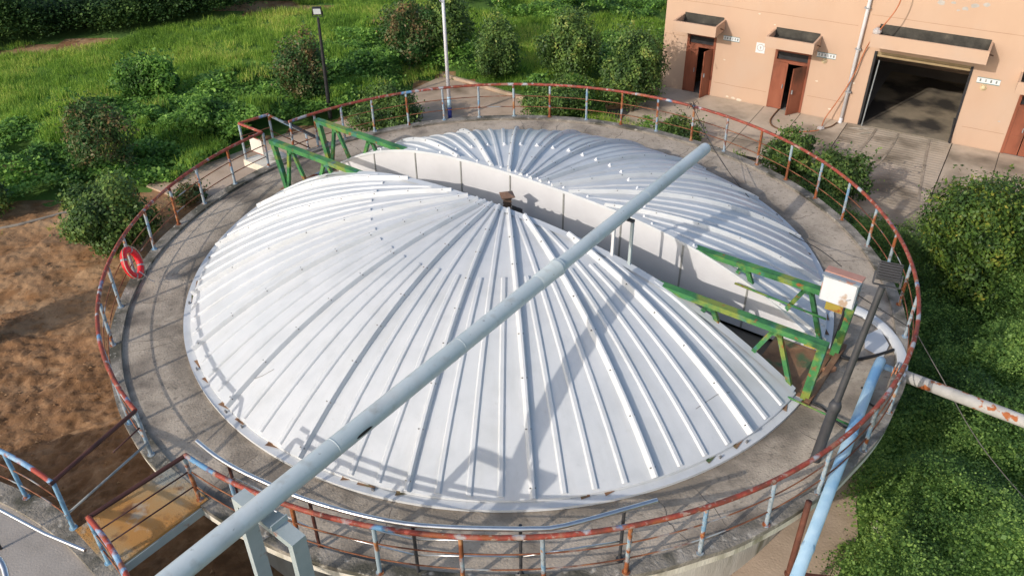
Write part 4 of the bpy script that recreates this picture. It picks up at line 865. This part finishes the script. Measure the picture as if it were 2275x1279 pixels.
# light blue pipe
bpz = .26
bp_ = empty('blue_pipe', (6.98, -3.76, bpz), 'light blue pipe running under the railing and out over the ground at the right', 'pipe')
e0 = Vector((7.02, -3.70, -.05)); path = smoothp([Vector((7.02, -3.70, -.05)), Vector((7.02, -3.71, .14)), Vector((6.97, -3.80, bpz)), Vector((6.7, -4.2, bpz)), Vector((6.0, -5.32, bpz))], 4)
build('pipe_run', MB().tube(path+[Vector((2.9, -10.32, bpz+.02))], .093, 16), m_bluepipe, bp_, smooth=True)
dbl = (Vector((2.9, -10.32, 0))-Vector((6.0, -5.32, 0))).normalized()
for t in (.30, 3.05): p = Vector((6.0, -5.32, bpz))+dbl*t; build('joint_collar', MB().tube([p, p+dbl*.02, p+dbl*.10, p+dbl*.12], [.094, .101, .101, .094], 16), m_bluepipe, bp_, smooth=True)
p = path[6]; build('clamp', MB().tube([p, p+Vector((-.02, -.03, 0))], .100, 16), m_black, bp_)
# rust spotted pipe leaving the tank
wp_ = empty('rusted_pipe', (7.3, -3.75, -.05), 'white pipe spotted with orange rust leaving the tank to the right', 'pipe')
d2 = (Vector((9.08, -5.12, -.03))-Vector((7.31, -3.75, -.03))).normalized(); s0 = Vector((7.31, -3.75, -.03))
build('pipe_run', MB().tube([s0, s0+d2*9], .115, 18), m_whitepipe, wp_, smooth=True)
for t in (.0, .05): build('flange', MB().tube([s0+d2*t, s0+d2*(t+.025)], .20, 18), m_whitepipe, wp_)
build('valve_body', MB().tube([s0-d2*.32, s0-d2*.01], .09, 12), m_bluepipe, wp_, smooth=True)
rp = empty('rust_standpipe', (4.62, -7.14, G), 'rust brown upright pipe standing against the front right edge of the deck', 'pipe')
build('upright', MB().tube([(4.62, -7.14, G), (4.62, -7.14, .3)], .05, 10), m_rustpole, rp, smooth=True)
build('twin_tube', MB().tube([(4.52, -7.24, G), (4.52, -7.24, -1.5)], .04, 10), m_rustpole, rp, smooth=True)
build('bracket_arm', MB().beam((4.55, -7.14, -1.45), (5.5, -7.3, -1.45), .06, .06), m_rustpole, rp)
# loose white cover offcut on the walkway
oc = empty('cover_offcut', (7.4, -2.6, 0), 'curved white offcut of cover sheet lying on the walkway at the right', 'sheet')
rows = [[], [], []]
for k in range(15):
    a = R(62-k*8.0); cc_ = Vector((6.78, -2.95, 0)); v = Vector((math.cos(a)*.78, math.sin(a)*1.15, 0))
    rows[0].append(cc_+v*1.22+Vector((0, 0, .07))); rows[1].append(cc_+v*1.0+Vector((0, 0, .10))); rows[2].append(cc_+v*.97+Vector((0, 0, .02)))
build('curved_strip', MB().grid(rows), m_white, oc, smooth=True)
build('flat_sheet', MB().add([(7.12, -2.72, .03), (7.5, -2.5, .045), (7.47, -3.05, .05), (7.22, -3.42, .03), (6.98, -3.10, .02)], [(0, 4, 3, 2, 1)]), m_white, oc)
# life ring on the left railing
lr = empty('life_ring', (-8.19, -.55, .45), 'red life ring with grey bands tied to the left of the railing', 'life ring')
rn = Vector((.95, .08, .30)).normalized(); rx = rn.cross(Vector((0, 0, 1))).normalized(); ry = rx.cross(rn); rc = Vector((-8.17, -.55, .60))
rp_ = lambda t, q=.30: rc+(rx*math.cos(t)+ry*math.sin(t))*q
build('ring', MB().tube([rp_(k/48*2*math.pi) for k in range(48)], .068, 14, closed=True), m_red, lr, smooth=True)
for k in range(4):
    t0 = R(45+90*k); build('band', MB().tube([rp_(t0+R(x_)) for x_ in (-4, -2, 0, 2, 4)], .0705, 14), m_silver, lr, smooth=True)
for k in range(4):
    pts = [rp_(R(45+90*k+x_), .372+.03*math.sin(math.pi*x_/90)) + rn*.04 for x_ in range(0, 91, 15)]; build('grab_line', MB().tube(pts, .009, 6), m_rope, lr, smooth=True)
build('tie_rope', MB().tube(smoothp([rc+rn*.08-ry*.2+rx*.1, rc+rn*.16-ry*.28+rx*.16, rc+rn*.1-ry*.5, rc+rn*.14-ry*.62-rx*.05]), .014, 6), m_rag, lr, smooth=True)

# things lying about on the ground
tag(build('fallen_pole', MB().tube([(-16.4, 6.9, G+.08), (-15.6, 7.2, G+.10), (-14.4, 8.0, G+.09), (-13.6, 8.7, G+.06)], [.045, .05, .045, .03], 8), m_dirtymud), 'grey dead pole lying on the soil beside the left bushes', 'pole')
tag(build('fallen_pole', MB().beam((-15.0, 8.7, G+.08), (-14.0, 9.6, G+.08), .09, .07), m_bark), 'short dark plank at the edge of the grass on the left', 'plank')
tag(build('stone_block', MB().box((7.25, -5.0, G+.08), (.20, .62, .16)), m_fascia), 'pale concrete block beside the undergrowth at the bottom right', 'block')
tag(build('white_stick', MB().beam((9.3, -5.9, G+.95), (10.3, -6.1, G+.85), .05, .04), m_fascia), 'pale stick lying on the undergrowth at the lower right', 'stick')
for k in range(9):
    a = random.uniform(120, 150); p = pol(random.uniform(9.3, 11.3), a); s_ = random.uniform(.05, .12)
    tag(lump('stone', (p.x, p.y, G+.04), s_, s_, s_*.6, m_fascia, seed=k+20), 'small pale stone on the bare soil behind the left railing', 'stone', 'small stones on the soil behind the left railing')

# finer relief on the bare soil left of the tank
def soil_h(x, y):
    e = min(1, max(0, (math.hypot(x, y)-7.6)/1.0)) * min(1, max(0, (math.hypot(x-NVT[0], y-NVT[1])-7.5)/1.0))
    v = Vector((x, y, 0)); ru = math.sin((x*.45-y*.9)*2.6+1.5*noise.noise(v*.5))*.5+.5
    dg = min(1, max(0, (2.2-(x+11)*.25-y)/1.5))
    return e*(dg*(.06*noise.noise(v*2.3)+.055*noise.noise(v*5.5)+.045*noise.noise(v*12))+.10*noise.noise(v*1.1)+.07*abs(noise.noise(v*3.1))+.045*noise.noise(v*7.5)+.05*ru*max(0, noise.noise(v*.3)+.3)+.05)
mb = MB(); nx, ny = 220, 290; rows = []
for j in range(ny+1):
    row = []
    for i in range(nx+1):
        x = -20+16*i/nx; y = -12.5+21.5*j/ny; ed = min(1, min(i, nx-i, j, ny-j)/8)
        row.append((x, y, gz(x, y)-.03+ed*(.02+soil_h(x, y))))
    rows.append(row)
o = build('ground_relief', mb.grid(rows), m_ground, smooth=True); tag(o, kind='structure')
m_darksoil = M('darker_brown_soil', [(0.28, (0.148, 0.071, 0.031)), (0.5, (0.284, 0.154, 0.073)), (0.72, (0.433, 0.264, 0.140))], 1.4, 0.95, 1.0, 9, detail=14, stain=(0.182, 0.094, 0.041), sscale=2.4, srange=(0.46, 0.62), noise_rough=0.75)
o.data.materials.append(m_darksoil)  # darker brown over the front left part of the relief, with a ragged edge
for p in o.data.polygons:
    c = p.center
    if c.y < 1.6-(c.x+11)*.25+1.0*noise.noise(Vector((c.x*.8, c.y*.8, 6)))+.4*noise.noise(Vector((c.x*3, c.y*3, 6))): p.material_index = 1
# rough clods on the bare soil, joined
mb = MB(); st_ = random.Random(3)
for k in range(9000):
    x, y = st_.uniform(-18, -4.6), st_.uniform(-9, 9)
    if not in_poly(x, y, SOIL) or math.hypot(x, y) < 8.0 or math.hypot(x-NVT[0], y-NVT[1]) < 7.3: continue
    if noise.noise(Vector((x*.35, y*.35, 9))) < .0 and st_.random() < .8: continue
    s_ = st_.uniform(.015, .05)*(1.7 if st_.random() < .05 else 1); c_ = Vector((x, y, gz(x, y)+soil_h(x, y)-.01)); vs = [c_+Vector((st_.uniform(-1, 1)*s_, st_.uniform(-1, 1)*s_, -s_*.3)) for _ in range(3)]
    d = [Vector((1, 0, 0)), Vector((-.5, .86, 0)), Vector((-.5, -.86, 0))]; vs = [c_+d[i]*s_*st_.uniform(.7, 1.2) for i in range(3)]+[c_+Vector((st_.uniform(-.3, .3)*s_, st_.uniform(-.3, .3)*s_, s_*st_.uniform(.3, .6)))]
    mb.add(vs, [(0, 1, 3), (1, 2, 3), (2, 0, 3)])
o = build('soil_clods', mb, m_ground); tag(o, 'rough brown soil clods on the bare ground left of the tank', 'soil', kind='stuff')

# ------------------------------------------------------------------ vegetation
def leaf_mesh(name, P, N, S, mat, tint, shape='leaf'):
    """P centres, N normals (unit), S sizes: one bent quad (2 tris folded) per leaf, numpy-fast"""
    n = len(P); rnd = rng.normal(size=(n, 3)); A = np.cross(N, rnd); A /= np.linalg.norm(A, axis=1)[:, None]+1e-9; B = np.cross(N, A)
    S = S[:, None]; wl = .52 if shape == 'leaf' else .75
    v0 = P-A*S*.9; v1 = P+B*S*wl-N*S*.12; v2 = P+A*S*.95-N*S*.10; v3 = P-B*S*wl-N*S*.12
    V = np.stack([v0, v1, v2, v3], 1).reshape(-1, 3)
    me = bpy.data.meshes.new(name); me.vertices.add(n*4); me.vertices.foreach_set('co', V.ravel().astype(np.float32))
    me.loops.add(n*4); me.loops.foreach_set('vertex_index', np.arange(n*4, dtype=np.int32))
    me.polygons.add(n); me.polygons.foreach_set('loop_start', np.arange(0, n*4, 4, dtype=np.int32)); me.polygons.foreach_set('loop_total', np.full(n, 4, dtype=np.int32))
    at = me.attributes.new('tint', 'FLOAT', 'POINT'); at.data.foreach_set('value', np.repeat(tint, 4).astype(np.float32))
    me.materials.append(mat); me.update(calc_edges=True); return me
def crown_points(n, a, b, h, seed, z0=.1, lobes=16, dense=.74):
    """points in clumps round an uneven ellipsoidal crown"""
    g = np.random.default_rng(seed); L = []
    for k in range(lobes):
        th = g.uniform(0, 2*np.pi); ph = np.arccos(g.uniform(-.75, 1)); q = g.uniform(.45, .85)
        L.append((a*q*np.sin(ph)*np.cos(th), b*q*np.sin(ph)*np.sin(th), h*.5+h*.5*q*np.cos(ph), g.uniform(.24, .48)))
    L.append((0, 0, h*.46, .70)); L = np.array(L); k = g.choice(len(L), n, p=np.r_[np.full(lobes, dense/lobes), 1-dense])
    d = g.normal(size=(n, 3)); d /= np.linalg.norm(d, axis=1)[:, None]; r_ = g.uniform(.55, 1.0, n)**.5*(1+.10*g.normal(size=n).clip(-1.5, 2.2))
    R_ = L[k, 3]; P = L[k, :3]+d*np.stack([R_*a*r_, R_*b*r_, R_*h*.55*r_], 1)
    # irregular outline
    P[:, 2] = P[:, 2].clip(z0); N = d+g.normal(size=(n, 3))*.45+np.array([0, 0, .25]); N /= np.linalg.norm(N, axis=1)[:, None]
    return P, N, g
def shrub(x, y, wdt, hgt, mat, label, seed, n=9000, s=.05, name='shrub', cat='shrub', group='evergreen shrubs round the tank', z=None, reds=0.0):
    zz = gz(x, y) if z is None else z
    root = empty(name, (x, y, zz), label, cat, group)
    P, N, g = crown_points(n, wdt/2, wdt/2*g_sq(seed), hgt, seed)
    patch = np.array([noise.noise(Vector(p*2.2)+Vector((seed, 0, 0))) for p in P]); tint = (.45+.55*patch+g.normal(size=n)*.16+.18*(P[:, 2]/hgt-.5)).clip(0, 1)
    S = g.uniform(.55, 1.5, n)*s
    ns = n//14; base_i = g.choice(n, ns); out = P[base_i]-np.array([0, 0, hgt*.4]); out /= np.linalg.norm(out, axis=1)[:, None]+1e-6
    P[:ns*3//3] = P[base_i]+(out+np.array([0, 0, .5]))*g.uniform(.05, .34, ns)[:, None]; P[:, 2] = P[:, 2].clip(.08)
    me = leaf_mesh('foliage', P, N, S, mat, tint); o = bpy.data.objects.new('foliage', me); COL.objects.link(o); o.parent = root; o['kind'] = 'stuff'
    tk = MB().tube([(x, y, zz-.1), (x+.03, y, zz+hgt*.3), (x, y+.04, zz+hgt*.6)], [.07*wdt/2.5+.02, .05, .02], 7)
    for k in range(6):
        t = k*1.05+seed; tk.tube([(x, y, zz+hgt*(.12+.05*k)), (x+math.cos(t)*wdt*.2, y+math.sin(t)*wdt*.2, zz+hgt*(.38+.05*k)), (x+math.cos(t)*wdt*.33, y+math.sin(t)*wdt*.33, zz+hgt*(.55+.05*k))], [.03, .018, .006], 5)
    build('trunk', tk, m_bark, root); return root
def g_sq(seed): return .88+.24*((seed*37) % 10)/10
SH = [(-.53, 19.1, 2.3, 2.9, L_DARK, 'rounded dark shrub beside the kerb, first to the right of the white lamp post', 11, 11000, .060),
      (2.68, 18.75, 2.8, 2.95, L_DARK, 'large rounded shrub in the middle of the kerb bed, behind the low hedge', 12, 13000, .062),
      (5.0, 15.75, 2.7, 3.3, L_DARK, 'tall dark shrub at the left corner of the peach building', 13, 14000, .060),
      (-4.3, 21.2, 2.6, 3.0, L_RED, 'brownish shrub left of the white lamp post', 14, 9500, .062),
      (-2.6, 21.6, 3.0, 3.3, L_DARK, 'tall dark shrub right behind the white lamp post', 15, 12000, .062),
      (1.9, 15.4, 3.6, 1.35, L_DARK, 'low broad shrub behind the rear railing left of the building', 16, 12000, .052),
      (-4.6, 14.1, 2.9, 1.8, L_DARK, 'broad shrub just behind the railing between the black pole and the white post', 17, 13000, .055),
      (-8.3, 16.6, 2.3, 3.1, L_RED, 'reddish brown shrub left of the black floodlight pole', 18, 10000, .058),
      (-14.1, 10.6, 2.4, 2.7, L_RED, 'reddish topped shrub at the edge of the grass on the left', 19, 9500, .055),
      (-11.7, 5.6, 3.0, 2.7, L_DARK, 'large dark shrub behind the life ring', 20, 16000, .058),
      (-16.9, 7.6, 1.8, 2.6, L_DARK, 'dark shrub cut by the left edge, the higher of two', 21, 8000, .055),
      (-13.9, 1.0, 1.3, 2.2, L_DARK, 'dark shrub cut by the left edge, the lower of two', 22, 7000, .052),
      (12.5, 2.95, 3.7, 4.0, L_YEL, 'big round tree with yellowing leaves outside the right railing', 23, 40000, .052),
      (9.6, 9.7, 1.7, 1.9, L_DARK, 'dark shrub behind the right rear railing, the farther of two', 24, 9500, .058),
      (10.5, 7.9, 2.0, 2.1, L_DARK, 'dark shrub behind the right rear railing, the nearer of two', 25, 11000, .060),
      (6.35, 12.7, 1.8, 1.0, L_DARK, 'small low shrub behind the rear railing below the first doorway', 26, 5000, .05),
      (14.9, 2.2, 2.6, 2.2, L_MID, 'leafy shrub at the right edge beside the yellowing tree', 27, 11000, .055),
      (14.4, .2, 3.0, 2.0, L_MID, 'leafy shrub at the right edge below the yellowing tree', 28, 13000, .055),
      (-10.6, 8.6, 1.2, .8, L_RED, 'small reddish bush on the soil near the left railing', 29, 2500, .045),
      (-14.9, 17.6, 2.6, 2.1, L_VINE, 'vine covered mound standing out of the green slope', 30, 9000, .075),
      (-11.3, 14.0, 2.4, 1.6, L_VINE, 'lower vine covered mound near the reddish shrub', 31, 8000, .07)]
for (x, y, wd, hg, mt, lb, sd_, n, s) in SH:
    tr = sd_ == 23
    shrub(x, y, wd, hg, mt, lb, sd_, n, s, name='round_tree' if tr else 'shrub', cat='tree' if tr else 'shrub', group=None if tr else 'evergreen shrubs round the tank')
# clipped hedge bits in the bed
# ---- scattered cover: points carry position; geometry nodes put small leafy tufts on them
def tuft_leaf(name, n, rad, h, s, mat, seed):
    g = np.random.default_rng(seed); P = np.stack([g.normal(size=n)*rad*.5, g.normal(size=n)*rad*.5, g.uniform(.15, 1, n)**.7*h], 1)
    P[:, 2] *= 1-.5*(np.hypot(P[:, 0], P[:, 1])/rad).clip(0, 1)
    N = g.normal(size=(n, 3))*.45+np.array([0, 0, 1.0]); N /= np.linalg.norm(N, axis=1)[:, None]
    me = leaf_mesh(name, P, N, g.uniform(.6, 1.3, n)*s, mat, g.uniform(.1, .9, n), 'round'); return bpy.data.objects.new(name, me)
def tuft_grass(name, n, rad, h, w_, mat, seed):
    g = np.random.default_rng(seed); V = []; Fc = []; T = []
    for k in range(n):
        x, y = g.normal()*rad*.45, g.normal()*rad*.45; a = g.uniform(0, 2*np.pi); ln = g.uniform(.5, 1.1)*h; be = g.uniform(.15, .6)*ln; dx, dy = math.cos(a), math.sin(a); px, py = -dy*w_, dx*w_
        o = len(V); V += [(x-px, y-py, 0), (x+px, y+py, 0), (x+dx*be*.35+px*.8, y+dy*be*.35+py*.8, ln*.6), (x+dx*be*.35-px*.8, y+dy*be*.35-py*.8, ln*.6), (x+dx*be, y+dy*be, ln)]
        Fc += [(o, o+1, o+2, o+3), (o+3, o+2, o+4)]; T += [g.uniform(.1, .9)]*5
    me = bpy.data.meshes.new(name); me.from_pydata(V, [], Fc); at = me.attributes.new('tint', 'FLOAT', 'POINT'); at.data.foreach_set('value', T); me.materials.append(mat); return bpy.data.objects.new(name, me)
def scatter(name, pts, protos, smin, smax, label, cat):
    c = bpy.data.collections.new(name+'_tufts')
    for p in protos: c.objects.link(p)
    me = bpy.data.meshes.new(name); me.from_pydata(pts, [], []); me.materials.append(protos[0].data.materials[0])
    o = bpy.data.objects.new(name, me); COL.objects.link(o); tag(o, label, cat, kind='stuff')
    ng = bpy.data.node_groups.new(name, 'GeometryNodeTree'); ng.interface.new_socket('Geometry', in_out='INPUT', socket_type='NodeSocketGeometry'); ng.interface.new_socket('Geometry', in_out='OUTPUT', socket_type='NodeSocketGeometry')
    N = ng.nodes; L = ng.links; gi = N.new('NodeGroupInput'); go = N.new('NodeGroupOutput'); ip = N.new('GeometryNodeInstanceOnPoints'); ci = N.new('GeometryNodeCollectionInfo')
    ci.inputs['Collection'].default_value = c; ci.inputs['Separate Children'].default_value = True; ci.inputs['Reset Children'].default_value = True
    rv = N.new('FunctionNodeRandomValue'); rv.data_type = 'FLOAT_VECTOR'; rv.inputs[0].default_value = (-.18, -.18, 0); rv.inputs[1].default_value = (.18, .18, 6.28)
    rs = N.new('FunctionNodeRandomValue'); rs.data_type = 'FLOAT'; rs.inputs[2].default_value = smin; rs.inputs[3].default_value = smax; rs.inputs['Seed'].default_value = 5
    L.new(gi.outputs[0], ip.inputs['Points']); L.new(ci.outputs[0], ip.inputs['Instance']); ip.inputs['Pick Instance'].default_value = True
    L.new(rv.outputs[0], ip.inputs['Rotation']); L.new(rs.outputs[1], ip.inputs['Scale']); L.new(ip.outputs[0], go.inputs[0])
    md = o.modifiers.new('scatter', 'NODES'); md.node_group = ng; return o
buck = {1: [], 2: [], 3: [], 4: [], 5: [], 6: [], 7: []}
gs = random.Random(21)
def visible(x, y):
    d = Vector((x, y, G))-Vector((.079, -15.744, 10.396)); z = d.dot(fw)
    if z < 1: return False
    return abs(d.dot(rr)/z) < .72 and abs(d.dot(uu)/z) < .46
def spread(x0, x1, y0, y1, dens):
    n = int((x1-x0)*(y1-y0)*dens)
    for k in range(n): yield gs.uniform(x0, x1), gs.uniform(y0, y1)
def relief(x, y, amp, f): return amp*max(0, .5+noise.noise(Vector((x*f, y*f, 7)))+.5*noise.noise(Vector((x*f*2.3, y*f*2.3, 2))))
for x, y in spread(-44, 12, 7, 62, 16):
    if not visible(x, y): continue
    z_ = veg_zone(x, y)
    far_ = y > 36
    if z_ in (1,): 
        if far_ and gs.random() < .45: continue
        buck[1].append((x, y, gz(x, y)+relief(x, y, .10, .5)))
    elif z_ == 2:
        buck[2].append((x, y, gz(x, y)+relief(x, y, .75, .38)))
        if noise.noise(Vector((x*.5, y*.5, 31))) > .12: buck[1].append((x, y, gz(x, y)+relief(x, y, .75, .38)+.22))
    elif z_ == 3:
        h_ = relief(x, y, 2.4, .22)
        for q_ in range(2): buck[3].append((x+gs.uniform(-.3, .3), y+gs.uniform(-.3, .3), gz(x, y)+h_*gs.random()**.6))
    elif z_ == 5:
        k = noise.noise(Vector((x*.3, y*.3, 4)))
        if k > .05: buck[2].append((x, y, gz(x, y)+relief(x, y, .9, .4)))
        else: buck[1].append((x, y, gz(x, y)+relief(x, y, .25, .5)))
for x, y in spread(5.0, 24, -14, 8.5, 42):
    if visible(x, y) and veg_zone(x, y) == 4:
        e = min(1, max(0, math.hypot(x, y)-8.2)/1.2); e = min(1.0, e)
        buck[4].append((x, y, G+e*relief(x, y, 1.15, .42)))
# weeds where the tank meets the ground, along kerbs and pavement edges
for x, y in spread(-30, 3, 6, 21, 5):
    if in_poly(x, y, SOIL) and not in_poly(x, y, PATH) and math.hypot(x, y) > 9.5 and noise.noise(Vector((x*.8, y*.8, 1))) > .28 and visible(x, y): buck[6].append((x, y, G))
for x, y in spread(.7, 8.5, 11.5, 20.5, 22):
    if not in_poly(x, y, PAVE) and not in_poly(x, y, PATH) and veg_zone(x, y) == 0 and (x-.7)*.62+(y-17.1)*.78 > -3.6 and in_poly(x, y, [(.9, 17.1), (1.1, 15.3), (3.2, 15.4), (6.5, 12.5), (8.6, 11.3), (8.2, 12.2), (5.3, 14.5), (5.5, 17.4), (3, 21), (-1, 20)]): buck[7].append((x, y, G))
gr = [tuft_grass('grass_tuft', 46, .30, (.13, .18, .26)[k], .007, L_GRASS, k) for k in range(3)]
vn = [tuft_leaf('vine_tuft', 44, .30, .30, .060, L_VINE, 10+k) for k in range(3)]
sc = [tuft_leaf('scrub_tuft', 84, .42, .95, .050, L_SCRUB, 20+k) for k in range(3)]
gc = [tuft_leaf('cover_tuft', (84, 60, 110, 44)[k], .24, (.40, .34, .62, .30)[k], (.024, .032, .018, .046)[k], L_MID, 30+k) for k in range(4)]+[tuft_leaf('cover_tuft', 90, .26, .50, .020, L_MID, 34)]
wd = [tuft_grass('weed_tuft', 16, .12, .16, .006, L_GRASS, 40+k) for k in range(2)]
hg = [tuft_leaf('bed_tuft', 26, .20, .22, .035, L_MID, 50+k) for k in range(2)]
scatter('field_grass', buck[1], gr, .7, 1.5, 'bright green grass on the open slope at the upper left', 'grass')
scatter('creeping_vines', buck[2], vn, .7, 1.35, 'dark broad leaved creepers over the slope behind the tank', 'vines')
scatter('far_scrub', buck[3], sc, .8, 1.7, 'tall dark scrub along the top left', 'scrub')
scatter('undergrowth', buck[4], gc, .7, 1.4, 'dense green undergrowth covering the ground at the lower right', 'undergrowth')
scatter('soil_weeds', buck[6], wd, .6, 1.3, 'thin weeds on the bare soil', 'weeds')
scatter('bed_plants', buck[7], hg, .6, 1.3, 'low plants in the kerbed bed behind the rear railing', 'plants')
print('scatter counts', {k: len(v) for k, v in buck.items()})
